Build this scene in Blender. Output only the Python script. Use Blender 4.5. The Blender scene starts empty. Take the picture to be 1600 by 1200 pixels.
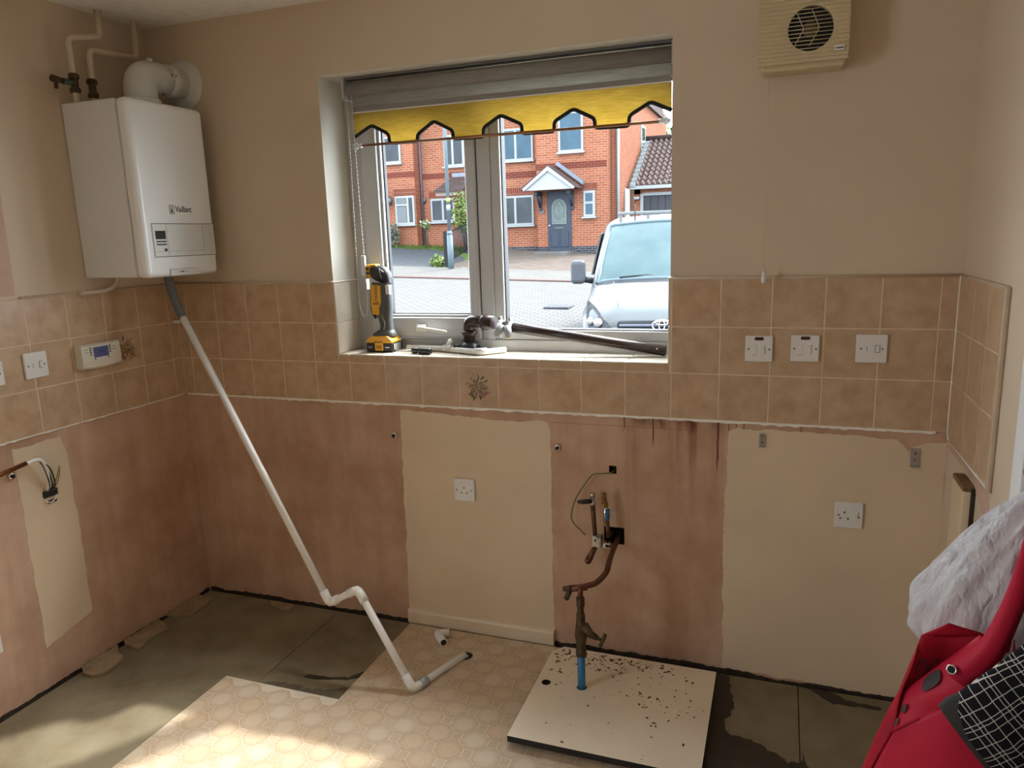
import bpy, bmesh, math, random
from mathutils import Matrix, Vector
random.seed(7)
S = bpy.context.scene
COL = S.collection
PI = math.pi

# ---------------------------------------------------------------- camera
YAW, PITCH, ROLL = 0.3517, -0.1977, 0.0325
CAM = Vector((2.3541, -2.4092, 1.5026))
_R = Matrix.Rotation(YAW, 3, 'Z') @ Matrix.Rotation(PITCH, 3, 'X') @ Matrix.Rotation(ROLL, 3, 'Y')
_r, _f, _u = _R.col[0], _R.col[1], _R.col[2]
cam = bpy.data.objects.new('camera', bpy.data.cameras.new('camera'))
cam.data.sensor_fit = 'HORIZONTAL'
cam.data.sensor_width = 36.0
cam.data.lens = 36.0 * 1154.0 / 1600.0
cam.data.clip_start = 0.02
cam.data.clip_end = 300
cam.matrix_world = Matrix(((_r.x, _u.x, -_f.x, CAM.x), (_r.y, _u.y, -_f.y, CAM.y), (_r.z, _u.z, -_f.z, CAM.z), (0, 0, 0, 1)))
COL.objects.link(cam)
S.camera = cam

# ---------------------------------------------------------------- sky, sun, exposure
W = bpy.data.worlds.new('sky')
S.world = W
W.use_nodes = True
wn = W.node_tree.nodes['Background']
wn.inputs[0].default_value = (0.86, 0.94, 1.0, 1)
wn.inputs[1].default_value = 5.0
sun = bpy.data.objects.new('sun', bpy.data.lights.new('sun', 'SUN'))
sun.data.energy = 2.5
sun.data.angle = math.radians(1.6)
sun.data.color = (1.0, 0.97, 0.92)
SAZ, SEL = math.radians(34), math.radians(50)
_to = Vector((math.sin(SAZ) * math.cos(SEL), math.cos(SAZ) * math.cos(SEL), math.sin(SEL)))
sun.rotation_euler = _to.to_track_quat('Z', 'Y').to_euler()
sun.location = (12, 12, 14)
COL.objects.link(sun)
haze = bpy.data.objects.new('sun_through_haze', bpy.data.lights.new('sun_through_haze', 'SUN'))     # thin cloud spreads part of the sunlight
haze.data.energy = 7.0
haze.data.angle = math.radians(34)
haze.data.color = (1.0, 0.98, 0.96)
haze.rotation_euler = sun.rotation_euler
haze.location = (12, 12, 15)
COL.objects.link(haze)
def portal(name, loc, rot, sx, sy):      # guides daylight sampling through a wall opening, emits nothing itself
    l = bpy.data.lights.new(name, 'AREA'); l.shape = 'RECTANGLE'; l.size = sx; l.size_y = sy
    l.cycles.is_portal = True
    o = bpy.data.objects.new(name, l); o.location = loc; o.rotation_euler = rot; COL.objects.link(o)
portal('daylight_portal_window', (1.39, 0.24, 1.58), (-PI / 2, 0, 0), 1.24, 1.0)
portal('daylight_portal_side', (-.1, -2.5, 1.25), (0, -PI / 2, 0), 1.5, 1.05)  # over the added left-wall opening
S.view_settings.view_transform = 'Standard'
S.view_settings.look = 'None'
S.view_settings.exposure = 1.2
S.view_settings.gamma = 1.0
S.view_settings.use_curve_mapping = False
S.cycles.use_denoising = True
S.cycles.max_bounces = 12
S.cycles.diffuse_bounces = 6
S.cycles.transparent_max_bounces = 16
S.cycles.sample_clamp_indirect = 6.0

# ---------------------------------------------------------------- mesh helpers
class MB:
    def __init__(s):
        s.v = []; s.f = []; s.m = []; s.s = []
    def add(s, vs, fs, mi=0, sm=False):
        n = len(s.v)
        s.v += [tuple(v) for v in vs]
        for f in fs:
            s.f.append([i + n for i in f]); s.m.append(mi); s.s.append(sm)
        return s
    def box(s, x0, x1, y0, y1, z0, z1, mi=0):
        return s.add([(x0, y0, z0), (x1, y0, z0), (x1, y1, z0), (x0, y1, z0), (x0, y0, z1), (x1, y0, z1), (x1, y1, z1), (x0, y1, z1)],
                     [(3, 2, 1, 0), (4, 5, 6, 7), (0, 1, 5, 4), (1, 2, 6, 5), (2, 3, 7, 6), (3, 0, 4, 7)], mi)
    def bev(s, x0, x1, y0, y1, z0, z1, b=0.004, seg=2, mi=0, M=None):
        bm = bmesh.new()
        bmesh.ops.create_cube(bm, size=1)
        for v in bm.verts:
            v.co = Vector(((x0 + x1) / 2 + v.co.x * (x1 - x0), (y0 + y1) / 2 + v.co.y * (y1 - y0), (z0 + z1) / 2 + v.co.z * (z1 - z0)))
        bmesh.ops.bevel(bm, geom=list(bm.edges), offset=b, segments=seg, profile=0.5, affect='EDGES')
        if M is not None:
            bmesh.ops.transform(bm, matrix=M, verts=bm.verts)
        bm.verts.index_update()
        s.add([v.co[:] for v in bm.verts], [[v.index for v in f.verts] for f in bm.faces], mi, False)
        bm.free(); return s
    def tube(s, pts, r, seg=12, cap=True, mi=0, closed=False, flat=None):
        P = [Vector(p) for p in pts]; n = len(P)
        R = r if isinstance(r, (list, tuple)) else [r] * n
        T = []
        for i in range(n):
            a = P[(i - 1) % n] if (closed or i > 0) else P[i]
            b = P[(i + 1) % n] if (closed or i < n - 1) else P[i]
            T.append((b - a).normalized())
        u = T[0].orthogonal().normalized(); vs = []
        for i in range(n):
            u = (u - T[i] * u.dot(T[i])).normalized(); w = T[i].cross(u)
            for k in range(seg):
                a = 2 * PI * k / seg
                vs.append(P[i] + (u * math.cos(a) + w * math.sin(a)) * R[i])
        fs = []
        for i in range(n if closed else n - 1):
            j = (i + 1) % n
            for k in range(seg):
                l = (k + 1) % seg
                fs.append((i * seg + k, i * seg + l, j * seg + l, j * seg + k))
        s.add(vs, fs, mi, True)
        if cap and not closed:
            m = len(s.v) - len(vs)
            s.f.append([m + k for k in reversed(range(seg))]); s.m.append(mi); s.s.append(False)
            s.f.append([m + (n - 1) * seg + k for k in range(seg)]); s.m.append(mi); s.s.append(False)
        return s
    def lathe(s, o, ax, prof, seg=20, mi=0, sm=True):      # prof: list of (distance along axis, radius)
        o = Vector(o); ax = Vector(ax).normalized(); u = ax.orthogonal().normalized(); w = ax.cross(u); vs = []
        for d, r in prof:
            for k in range(seg):
                a = 2 * PI * k / seg
                vs.append(o + ax * d + (u * math.cos(a) + w * math.sin(a)) * max(r, 1e-5))
        fs = []
        for i in range(len(prof) - 1):
            for k in range(seg):
                l = (k + 1) % seg
                fs.append((i * seg + k, i * seg + l, (i + 1) * seg + l, (i + 1) * seg + k))
        n = len(s.v); s.add(vs, fs, mi, sm)
        if prof[0][1] > 1e-4: s.f.append([n + k for k in reversed(range(seg))]); s.m.append(mi); s.s.append(False)
        if prof[-1][1] > 1e-4:
            q = n + (len(prof) - 1) * seg
            s.f.append([q + k for k in range(seg)]); s.m.append(mi); s.s.append(False)
        return s
    def prism(s, poly, off, mi=0):       # polygon of 3-D points swept by a vector
        n = len(poly); off = Vector(off)
        vs = [Vector(p) for p in poly] + [Vector(p) + off for p in poly]
        fs = [list(reversed(range(n))), list(range(n, 2 * n))] + [(i, (i + 1) % n, (i + 1) % n + n, i + n) for i in range(n)]
        return s.add(vs, fs, mi)
    def ball(s, c, r, seg=14, rings=9, mi=0):
        rx, ry, rz = r if isinstance(r, (tuple, list)) else (r, r, r)
        vs = [(c[0], c[1], c[2] - rz)]
        for i in range(1, rings):
            t = PI * i / rings
            for k in range(seg):
                a = 2 * PI * k / seg
                vs.append((c[0] + rx * math.sin(t) * math.cos(a), c[1] + ry * math.sin(t) * math.sin(a), c[2] - rz * math.cos(t)))
        vs.append((c[0], c[1], c[2] + rz)); fs = []
        for k in range(seg):
            fs.append((0, 1 + (k + 1) % seg, 1 + k))
            fs.append((len(vs) - 1, len(vs) - 1 - seg + k, len(vs) - 1 - seg + (k + 1) % seg))
        for i in range(rings - 2):
            for k in range(seg):
                l = (k + 1) % seg; a = 1 + i * seg; b = a + seg
                fs.append((a + k, a + l, b + l, b + k))
        return s.add(vs, fs, mi, True)
    def grid(s, rows, mi=0, sm=True, close=False):     # list of rows of points
        n = len(rows[0]); vs = [p for r in rows for p in r]; fs = []
        for i in range(len(rows) - 1):
            for k in range(n if close else n - 1):
                l = (k + 1) % n
                fs.append((i * n + k, i * n + l, (i + 1) * n + l, (i + 1) * n + k))
        return s.add(vs, fs, mi, sm)
    def mesh(s, name, mats):
        me = bpy.data.meshes.new(name)
        me.from_pydata(s.v, [], s.f)
        for m in (mats if isinstance(mats, (list, tuple)) else [mats]): me.materials.append(m)
        me.polygons.foreach_set('material_index', s.m)
        me.polygons.foreach_set('use_smooth', s.s)
        me.update()
        return me

def fillet(pts, rad, n=6):
    P = [Vector(p) for p in pts]; out = [P[0]]
    for i in range(1, len(P) - 1):
        a = (P[i - 1] - P[i]); b = (P[i + 1] - P[i]); r = min(rad, a.length * .48, b.length * .48)
        a = P[i] + a.normalized() * r; b = P[i] + b.normalized() * r
        for k in range(n + 1):
            t = k / n
            out.append(a * (1 - t) ** 2 + P[i] * 2 * t * (1 - t) + b * t * t)
    return out + [P[-1]]

def smooth_path(pts, n=8):      # Catmull-Rom through the points
    P = [Vector(p) for p in pts]; P = [P[0] * 2 - P[1]] + P + [P[-1] * 2 - P[-2]]; out = []
    for i in range(1, len(P) - 2):
        for k in range(n):
            t = k / n; a, b, c, d = P[i - 1:i + 3]
            out.append(.5 * ((2 * b) + (c - a) * t + (2 * a - 5 * b + 4 * c - d) * t * t + (3 * b - a - 3 * c + d) * t ** 3))
    return out + [P[-2]]

def tag(o, label=None, cat=None, group=None, kind=None):
    if label: o['label'] = label
    if cat: o['category'] = cat
    if group: o['group'] = group
    if kind: o['kind'] = kind
    return o
def ob(name, mb, mats, parent=None, label=None, cat=None, group=None, kind=None, loc=None, bevel=0):
    me = mb if isinstance(mb, bpy.types.Mesh) else mb.mesh(name, mats)
    o = bpy.data.objects.new(name, me)
    COL.objects.link(o)
    if parent is not None:
        o.parent = parent
        if parent.type == 'EMPTY' and not parent.get('_local'):
            o.location = -parent.location          # mesh data is in room coordinates
    if loc is not None: o.location = loc
    if bevel:
        b = o.modifiers.new('edge', 'BEVEL'); b.width = bevel; b.segments = 2; b.limit_method = 'ANGLE'
    return tag(o, label, cat, group, kind)
def thing(name, label, cat, loc, group=None, kind=None, rz=0, local=False):
    o = bpy.data.objects.new(name, None)
    o.empty_display_size = .05
    o.location = loc; o.rotation_euler = (0, 0, rz); COL.objects.link(o)
    if local: o['_local'] = 1
    return tag(o, label, cat, group, kind)
_txt = {}
def text(name, body, origin, right, up, size, mat, parent, depth=0.0004, width=1.0):
    cu = bpy.data.curves.new(name, 'FONT'); cu.body = body; cu.size = size; cu.extrude = depth; cu.align_x = 'CENTER'; cu.align_y = 'CENTER'
    cu.offset = 0.0
    t = bpy.data.objects.new(name, cu); COL.objects.link(t)
    bpy.context.view_layer.update()
    me = bpy.data.meshes.new_from_object(t.evaluated_get(bpy.context.evaluated_depsgraph_get()))
    bpy.data.objects.remove(t)
    r = Vector(right).normalized(); u = Vector(up).normalized(); n = r.cross(u)
    o = Vector(origin)
    for v in me.vertices: v.co = o + r * v.co.x * width + u * v.co.y + n * v.co.z
    me.materials.clear(); me.materials.append(mat)
    return ob(name, me, mat, parent)

# ---------------------------------------------------------------- materials
def nodes(name):
    m = bpy.data.materials.new(name); m.use_nodes = True
    nt = m.node_tree; b = nt.nodes['Principled BSDF']
    return m, nt, b
def mix(nt, fac, a, b, mode='MIX'):
    n = nt.nodes.new('ShaderNodeMix'); n.data_type = 'RGBA'; n.blend_type = mode
    for sock, val in ((n.inputs[0], fac), (n.inputs[6], a), (n.inputs[7], b)):
        if hasattr(val, 'is_output') or isinstance(val, bpy.types.NodeSocket): nt.links.new(val, sock)
        elif isinstance(val, (int, float)): sock.default_value = val
        else: sock.default_value = (*val[:3], 1)
    return n.outputs[2]
def mth(nt, op, a, b=None, c=None, clamp=False):
    n = nt.nodes.new('ShaderNodeMath'); n.operation = op; n.use_clamp = clamp
    for i, v in enumerate((a, b, c)):
        if v is None: continue
        if isinstance(v, bpy.types.NodeSocket): nt.links.new(v, n.inputs[i])
        else: n.inputs[i].default_value = v
    return n.outputs[0]
def coords(nt, rnd=False, scale=(1, 1, 1)):
    tc = nt.nodes.new('ShaderNodeTexCoord'); out = tc.outputs['Object']
    if rnd:
        oi = nt.nodes.new('ShaderNodeObjectInfo')
        k = mth(nt, 'MULTIPLY', oi.outputs['Random'], 37.0)
        va = nt.nodes.new('ShaderNodeVectorMath'); va.operation = 'ADD'
        nt.links.new(out, va.inputs[0]); nt.links.new(k, va.inputs[1]); out = va.outputs[0]
    if scale != (1, 1, 1):
        mp = nt.nodes.new('ShaderNodeMapping'); mp.inputs['Scale'].default_value = scale
        nt.links.new(out, mp.inputs['Vector']); out = mp.outputs[0]
    return out
def noise(nt, vec, scale, detail=4, rough=.55):
    n = nt.nodes.new('ShaderNodeTexNoise'); n.inputs['Scale'].default_value = scale; n.inputs['Detail'].default_value = detail
    n.inputs['Roughness'].default_value = rough
    nt.links.new(vec, n.inputs['Vector']); return n.outputs['Fac']
def ramp(nt, fac, a, b):         # remaps a..b to 0..1, clamped
    n = nt.nodes.new('ShaderNodeMapRange'); n.inputs[1].default_value = a; n.inputs[2].default_value = b
    nt.links.new(fac, n.inputs[0]); return n.outputs[0]
def bump(nt, b, h, strength, dist=.002):
    n = nt.nodes.new('ShaderNodeBump'); n.inputs['Strength'].default_value = strength; n.inputs['Distance'].default_value = dist
    nt.links.new(h, n.inputs['Height']); nt.links.new(n.outputs[0], b.inputs['Normal'])
def pm(name, col, rough=.5, var=.12, scale=9, bmp=0, metal=0, spec=.5, rnd=False, col2=None, stretch=(1, 1, 1), coat=0, alpha=None, thr=(.3, .7)):
    m, nt, b = nodes(name)
    v = coords(nt, rnd, stretch)
    f = ramp(nt, noise(nt, v, scale), *thr)
    c2 = col2 or tuple(min(1, c * (1 - var)) for c in col)
    c1 = col if col2 else tuple(min(1, c * (1 + var * .5)) for c in col)
    nt.links.new(mix(nt, f, c2, c1), b.inputs['Base Color'])
    b.inputs['Roughness'].default_value = rough; b.inputs['Metallic'].default_value = metal
    b.inputs['Specular IOR Level'].default_value = spec
    if coat: b.inputs['Coat Weight'].default_value = coat; b.inputs['Coat Roughness'].default_value = .05
    if bmp: bump(nt, b, noise(nt, v, scale * 6, 3), bmp)
    return m
def glassy(name, tint=(1, 1, 1), refl=.06, rough=.0):
    m, nt, b = nodes(name); nt.nodes.remove(b)
    out = nt.nodes['Material Output']
    t = nt.nodes.new('ShaderNodeBsdfTransparent'); t.inputs[0].default_value = (*tint, 1)
    g = nt.nodes.new('ShaderNodeBsdfGlossy'); g.inputs['Roughness'].default_value = rough
    lw = nt.nodes.new('ShaderNodeLayerWeight'); lw.inputs[0].default_value = .5
    x = nt.nodes.new('ShaderNodeMixShader')
    nt.links.new(mth(nt, 'ADD', refl, mth(nt, 'MULTIPLY', mth(nt, 'POWER', lw.outputs['Facing'], 5.0), .8), None, True), x.inputs[0])
    nt.links.new(t.outputs[0], x.inputs[1]); nt.links.new(g.outputs[0], x.inputs[2]); nt.links.new(x.outputs[0], out.inputs[0])
    return m
def cloth(name, col, trans=.4, rough=.8, stretch=(3, 3, 60), scale=6, var=.35, col2=None, crease=0):
    m, nt, b = nodes(name)
    v = coords(nt, False, stretch); f = ramp(nt, noise(nt, v, scale, 5, .7), .3, .7)
    c = mix(nt, f, col2 or tuple(x * (1 - var) for x in col), col)
    nt.links.new(c, b.inputs['Base Color']); b.inputs['Roughness'].default_value = rough; b.inputs['Specular IOR Level'].default_value = .15
    if crease:
        r1 = mth(nt, 'ABSOLUTE', mth(nt, 'SUBTRACT', noise(nt, coords(nt, False, (1, 1, .45)), 13, 4, .6), .5))
        bump(nt, b, r1, crease, .04)
    t = nt.nodes.new('ShaderNodeBsdfTranslucent'); nt.links.new(c, t.inputs[0])
    x = nt.nodes.new('ShaderNodeMixShader'); x.inputs[0].default_value = trans
    nt.links.new(b.outputs[0], x.inputs[1]); nt.links.new(t.outputs[0], x.inputs[2])
    nt.links.new(x.outputs[0], nt.nodes['Material Output'].inputs[0])
    return m
M = {}
M['paint'] = pm('magnolia_paint', (.64, .52, .385), .75, .06, 2.5, .06, spec=.25)
M['paint_right'] = M['paint']
M['ceiling'] = pm('textured_ceiling', (.88, .86, .83), .9, .08, 30, .9, spec=.2)
M['cream'] = pm('cream_paint', (.72, .575, .40), .6, .07, 3, .08, spec=.3)
M['reveal'] = pm('white_reveal_paint', (.74, .70, .62), .6, .06, 3, .08, spec=.3)
M['pink_patch'] = pm('bare_pink_plaster', (.60, .41, .32), .85, .15, 6, .2, spec=.2)
M['grout'] = pm('pale_grout', (.73, .58, .42), .85, .15, 20, spec=.2)
M['sealant'] = pm('old_white_sealant', (.90, .86, .78), .6, .12, 30, .3)
M['trim'] = pm('beige_tile_trim', (.55, .43, .31), .4, .1, 10)
M['pvc'] = pm('white_pvc', (.52, .525, .52), .25, .03, 5)
M['gasket'] = pm('black_gasket', (.03, .03, .035), .6, .1, 9)
M['glass'] = glassy('window_glass', (.97, .99, 1.0), .0)
M['cavity'] = pm('cavity_brick_and_gap_shade', (.06, .045, .035), .95, .4, 30, spec=.1)  # cavity brick lining; also the painted shade of the base gaps
M['skirt'] = pm('cream_gloss_skirting', (.74, .62, .45), .35, .06, 6)
M['architrave'] = pm('white_gloss_architrave', (.80, .80, .80), .3, .03, 6)
M['dooroak'] = pm('dark_stained_door', (.10, .065, .045), .45, .3, 8, stretch=(8, 8, 1))
M['black'] = pm('black_plastic', (.018, .018, .02), .4, .1, 10)
M['white'] = pm('white_plastic', (.78, .76, .72), .3, .03, 5)
M['steel'] = pm('zinc_steel', (.60, .59, .57), .35, .2, 40, metal=1)
M['chrome'] = pm('chrome', (.8, .8, .8), .12, .05, 20, metal=1)
M['brass'] = pm('tarnished_brass', (.30, .19, .08), .4, .4, 45, metal=.85)
M['darkbrass'] = pm('dirty_old_brass', (.10, .066, .036), .55, .4, 50, metal=.6)
M['copper'] = pm('copper', (.55, .24, .13), .25, .25, 30, metal=1)
M['darkcopper'] = pm('oxidised_copper', (.17, .075, .045), .45, .4, 35, metal=.7)
M['screwhole'] = pm('dark_slot', (.012, .01, .01), .8, .1, 10)
M['brown'] = pm('brown_waste_plastic', (.034, .017, .014), .3, .12, 12)
M['greyplastic'] = pm('grey_pipe_clip', (.42, .44, .46), .4, .06, 12)

# wall plaster: pink-brown, mottled, rust streaks where the sink stood
def plaster(name, streaks):
    m, nt, b = nodes(name)
    v = coords(nt)
    big = ramp(nt, noise(nt, v, 2.6, 6, .6), .36, .64)
    fine = ramp(nt, noise(nt, v, 14, 5, .65), .25, .75)
    ver = ramp(nt, noise(nt, coords(nt, False, (7, 7, .8)), 3, 4), .35, .7)
    c = mix(nt, big, (.42, .245, .155), (.64, .44, .315))
    c = mix(nt, mth(nt, 'MULTIPLY', fine, .35), c, (.68, .47, .335))
    c = mix(nt, mth(nt, 'MULTIPLY', ver, .30), c, (.40, .225, .13))
    if streaks:
        sp = nt.nodes.new('ShaderNodeSeparateXYZ'); nt.links.new(coords(nt), sp.inputs[0])
        x, z = sp.outputs[0], sp.outputs[2]
        win = mth(nt, 'MULTIPLY', ramp(nt, x, 1.84, 1.95), ramp(nt, x, 2.22, 2.10))
        col = ramp(nt, noise(nt, coords(nt, False, (13, 1, .55)), 1.6, 5, .65), .47, .66)       # uneven vertical runs
        hgt = ramp(nt, mth(nt, 'ADD', z, mth(nt, 'MULTIPLY', noise(nt, coords(nt, False, (8, 1, .5)), 1.5, 3), .34)), .66, 1.06)
        c = mix(nt, mth(nt, 'MULTIPLY', mth(nt, 'MULTIPLY', col, win), hgt, None, True), c, (.24, .085, .04))
        top = mth(nt, 'MULTIPLY', mth(nt, 'MULTIPLY', ramp(nt, mth(nt, 'ADD', z, mth(nt, 'MULTIPLY', noise(nt, coords(nt, False, (9, 1, 3)), 2.5, 4), .10)), .885, .935), win), ramp(nt, noise(nt, coords(nt, False, (7, 1, 4)), 2.2, 4), .42, .58), None, True)
        c = mix(nt, mth(nt, 'MULTIPLY', top, .85), c, (.115, .030, .014))
        wob = mth(nt, 'MULTIPLY', mth(nt, 'SUBTRACT', noise(nt, coords(nt), 18, 3), .5), .010)
        for rx, wd, z0_, z1_ in ((2.178, .0042, .70, .76), (1.869, .0030, .84, .86), (1.967, .0035, .78, .82), (2.212, .002, .85, .86), (2.235, .002, .853, .862), (2.258, .002, .848, .86), (2.43, .0016, .845, .855)):
            run = mth(nt, 'MULTIPLY', ramp(nt, mth(nt, 'ABSOLUTE', mth(nt, 'SUBTRACT', mth(nt, 'ADD', x, wob), rx)), wd, wd * .4), ramp(nt, z, z0_, z1_), None, True)
            c = mix(nt, mth(nt, 'MULTIPLY', run, .85), c, (.10, .03, .018))
        hl = mth(nt, 'MULTIPLY', mth(nt, 'LESS_THAN', mth(nt, 'ABSOLUTE', mth(nt, 'SUBTRACT', z, .8555)), .0011), mth(nt, 'MULTIPLY', mth(nt, 'GREATER_THAN', x, 1.61), mth(nt, 'LESS_THAN', x, 2.08)))
        c = mix(nt, mth(nt, 'MULTIPLY', hl, .5), c, (.16, .08, .05))
    nt.links.new(c, b.inputs['Base Color']); b.inputs['Roughness'].default_value = .85; b.inputs['Specular IOR Level'].default_value = .2
    bump(nt, b, noise(nt, v, 60, 4), .25)
    return m
M['plaster_back'] = plaster('bare_plaster_stained', True)
M['plaster_left'] = plaster('bare_plaster', False)

def tilemat(name):
    m, nt, b = nodes(name)
    v = coords(nt, True)
    f = ramp(nt, noise(nt, v, 16, 4, .6), .32, .68)
    c = mix(nt, f, (.47, .305, .18), (.61, .43, .275))
    oi = nt.nodes.new('ShaderNodeObjectInfo')
    c = mix(nt, mth(nt, 'MULTIPLY', oi.outputs['Random'], .22), c, (.47, .335, .215))
    nt.links.new(c, b.inputs['Base Color']); b.inputs['Roughness'].default_value = .32; b.inputs['Specular IOR Level'].default_value = .4
    bump(nt, b, noise(nt, v, 40, 3), .05)
    return m
M['tile'] = tilemat('glazed_beige_tile')

ZT = [0.8945, 1.0465, 1.1985, 1.3505]          # tile course edges
PITCH_T = 0.152
XC = [0.0] + [0.0492 + PITCH_T * k for k in range(19)] + [2.830]
WX0, WX1, WZ0, WZ1 = 0.762, 2.020, 1.080, 2.086      # window opening
RW = 2.836
LW = -0.006
CEIL = 2.33
DEP = 0.30

# generic wall with rectangular recesses, in (a, z) coordinates mapped to 3-D
def wall_mesh(name, a_rng, z_rng, holes, fn, zsplit, mats):
    # holes: (a0,a1,z0,z1,depth or None for right through, material index of the lining)
    A = sorted(set([a_rng[0], a_rng[1]] + [h[0] for h in holes] + [h[1] for h in holes]))
    Z = sorted(set([z_rng[0], z_rng[1], zsplit] + [h[2] for h in holes] + [h[3] for h in holes]))
    b = MB()
    for i in range(len(A) - 1):
        for j in range(len(Z) - 1):
            ca, cz = (A[i] + A[i + 1]) / 2, (Z[j] + Z[j + 1]) / 2
            if any(h[0] < ca < h[1] and h[2] < cz < h[3] for h in holes): continue
            q = [(A[i], Z[j]), (A[i + 1], Z[j]), (A[i + 1], Z[j + 1]), (A[i], Z[j + 1])]
            b.add([fn(a, 0, z) for a, z in q], [(0, 1, 2, 3)], 0 if cz > zsplit else 1)
            if not any(h[4] is None for h in holes) or True:
                if not any(h[4] is None and h[0] < ca < h[1] and h[2] < cz < h[3] for h in holes):
                    b.add([fn(a, DEP, z) for a, z in q], [(3, 2, 1, 0)], 2)
    for a0, a1, z0, z1, d, mi in holes:
        D = d or DEP
        c = [(a0, z0), (a1, z0), (a1, z1), (a0, z1)]
        for k in range(4):
            p, q2 = c[k], c[(k + 1) % 4]
            b.add([fn(p[0], 0, p[1]), fn(q2[0], 0, q2[1]), fn(q2[0], D, q2[1]), fn(p[0], D, p[1])], [(0, 3, 2, 1)], mi)
        if d: b.add([fn(a, d, z) for a, z in c], [(0, 1, 2, 3)], mi)
    return b.mesh(name, mats)
ZSPLIT = 0.91
M['extbrick_plain'] = pm('outer_brick_skin', (.35, .15, .09), .9, .3, 20)
wb = ob('wall_back', wall_mesh('wall_back', (LW - .3, RW + .3), (-.02, CEIL + .1),
        [(WX0, WX1, WZ0 - .0062, WZ1, None, 3), (1.797, 1.869, .425, .487, .07, 4), (1.816, 1.842, .684, .712, .06, 4)],
        lambda a, d, z: (a, .006 + d, z), ZSPLIT, [M['paint'], M['plaster_back'], M['extbrick_plain'], M['reveal'], M['cavity']]), None, kind='structure')
wl = ob('wall_left', wall_mesh('wall_left', (-4.5, .01), (-.02, CEIL + .1), [(-.702, -.634, .642, .700, .06, 4), (-3.0, -2.0, .5, 2.0, None, 3)],  # larger hole is an unseen opening added to let in fill light
        lambda a, d, z: (LW - d, a, z), ZSPLIT, [M['paint'], M['plaster_left'], M['extbrick_plain'], M['reveal'], M['cavity']]), None, kind='structure')
DX0, DX1, DZ1 = -1.53, -.735, 2.02
wr = ob('wall_right', wall_mesh('wall_right', (-4.5, .01), (-.02, CEIL + .1), [(DX0, DX1, -.019, DZ1, .12, 0)],
        lambda a, d, z: (RW + d, a, z), -.01, [M['paint'], M['plaster_left'], M['extbrick_plain'], M['reveal'], M['cavity']]), None, kind='structure')
wq = ob('wall_rear', wall_mesh('wall_rear', (LW - .3, RW + .3), (-.02, CEIL + .1), [],
        lambda a, d, z: (a, -4.2 - d, z), -.01, [M['paint'], M['paint'], M['extbrick_plain'], M['reveal'], M['cavity']]), None, kind='structure')
ob('ceiling', MB().box(LW - .3, RW + .3, -4.5, .306, CEIL, CEIL + .15), M['ceiling'], None, kind='structure')

# ---- tiles
_full = None
def tile_y(parent, x0, x1, z0, z1, g=.0015):      # tile on the back wall, front at y=0
    global _full
    w, h = x1 - x0, z1 - z0
    if abs(w - PITCH_T) < 1e-4 and abs(h - PITCH_T) < 1e-4:
        if _full is None: _full = MB().bev(-w / 2 + g, w / 2 - g, -.003, .003, -h / 2 + g, h / 2 - g, .0015, 1).mesh('tile', M['tile'])
        me = _full
    else: me = MB().bev(-w / 2 + g, w / 2 - g, -.003, .003, -h / 2 + g, h / 2 - g, .0012, 1).mesh('tile', M['tile'])
    return ob('tile', me, None, parent, loc=((x0 + x1) / 2, .003, (z0 + z1) / 2))
_fullx = None
def tile_x(parent, x, y0, y1, z0, z1, g=.0015):    # tile on a side wall, centred on x
    global _fullx
    w, h = y1 - y0, z1 - z0
    if abs(w - PITCH_T) < 1e-4 and abs(h - PITCH_T) < 1e-4:
        if _fullx is None: _fullx = MB().bev(-.003, .003, -w / 2 + g, w / 2 - g, -h / 2 + g, h / 2 - g, .0015, 1).mesh('tile', M['tile'])
        me = _fullx
    else: me = MB().bev(-.003, .003, -w / 2 + g, w / 2 - g, -h / 2 + g, h / 2 - g, .0012, 1).mesh('tile', M['tile'])
    return ob('tile', me, None, parent, loc=(x, (y0 + y1) / 2, (z0 + z1) / 2))
decor = []
for i in range(len(XC) - 1):
    x0, x1 = XC[i], XC[i + 1]
    t = tile_y(wb, x0, x1, ZT[0], ZT[1])
    if i == 9: decor.append(('y', t))
    for r in (1, 2):
        z0, z1 = ZT[r], ZT[r + 1]
        if x1 <= WX0 or x0 >= WX1 - .004:
            tile_y(wb, max(x0, WX1) if x0 > 1.9 else x0, x1, z0, z1)
        elif x0 < WX0 < x1:
            if r == 1:
                tile_y(wb, x0, WX0, z0, z1); tile_y(wb, WX0, x1, z0, WZ0 - .003)
            else: tile_y(wb, x0, WX0, z0, z1)
        elif r == 1: tile_y(wb, x0, min(x1, WX1), z0, WZ0 - .003)
G = MB()
G.box(LW, RW, .0008, .006, ZT[0], WZ0 - .003); G.box(LW, WX0, .0008, .006, WZ0 - .003, ZT[3]); G.box(WX1, RW, .0008, .006, WZ0 - .003, ZT[3])
ob('grout', G, M['grout'], wb)
YC = [0.0] + [-(0.0477 + PITCH_T * k) for k in range(16)]
for i in range(len(YC) - 1):
    for r in range(3):
        t = tile_x(wl, -.003, YC[i + 1], YC[i], ZT[r], ZT[r + 1])
        if r == 1 and i == 2: decor.append(('x', t))
ob('grout', MB().box(LW, -.0008, YC[-1], 0, ZT[0], ZT[3]), M['grout'], wl)
RY = [0.0, -.183, -.335, -.472]
for i in range(3):
    for r in range(3): tile_x(wr, 2.833, RY[i + 1], RY[i], ZT[r] - (.0 if r else .012), ZT[r + 1])
ob('grout', MB().box(2.8308, RW, RY[-1], 0, ZT[0] - .012, ZT[3]), M['grout'], wr)
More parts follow.
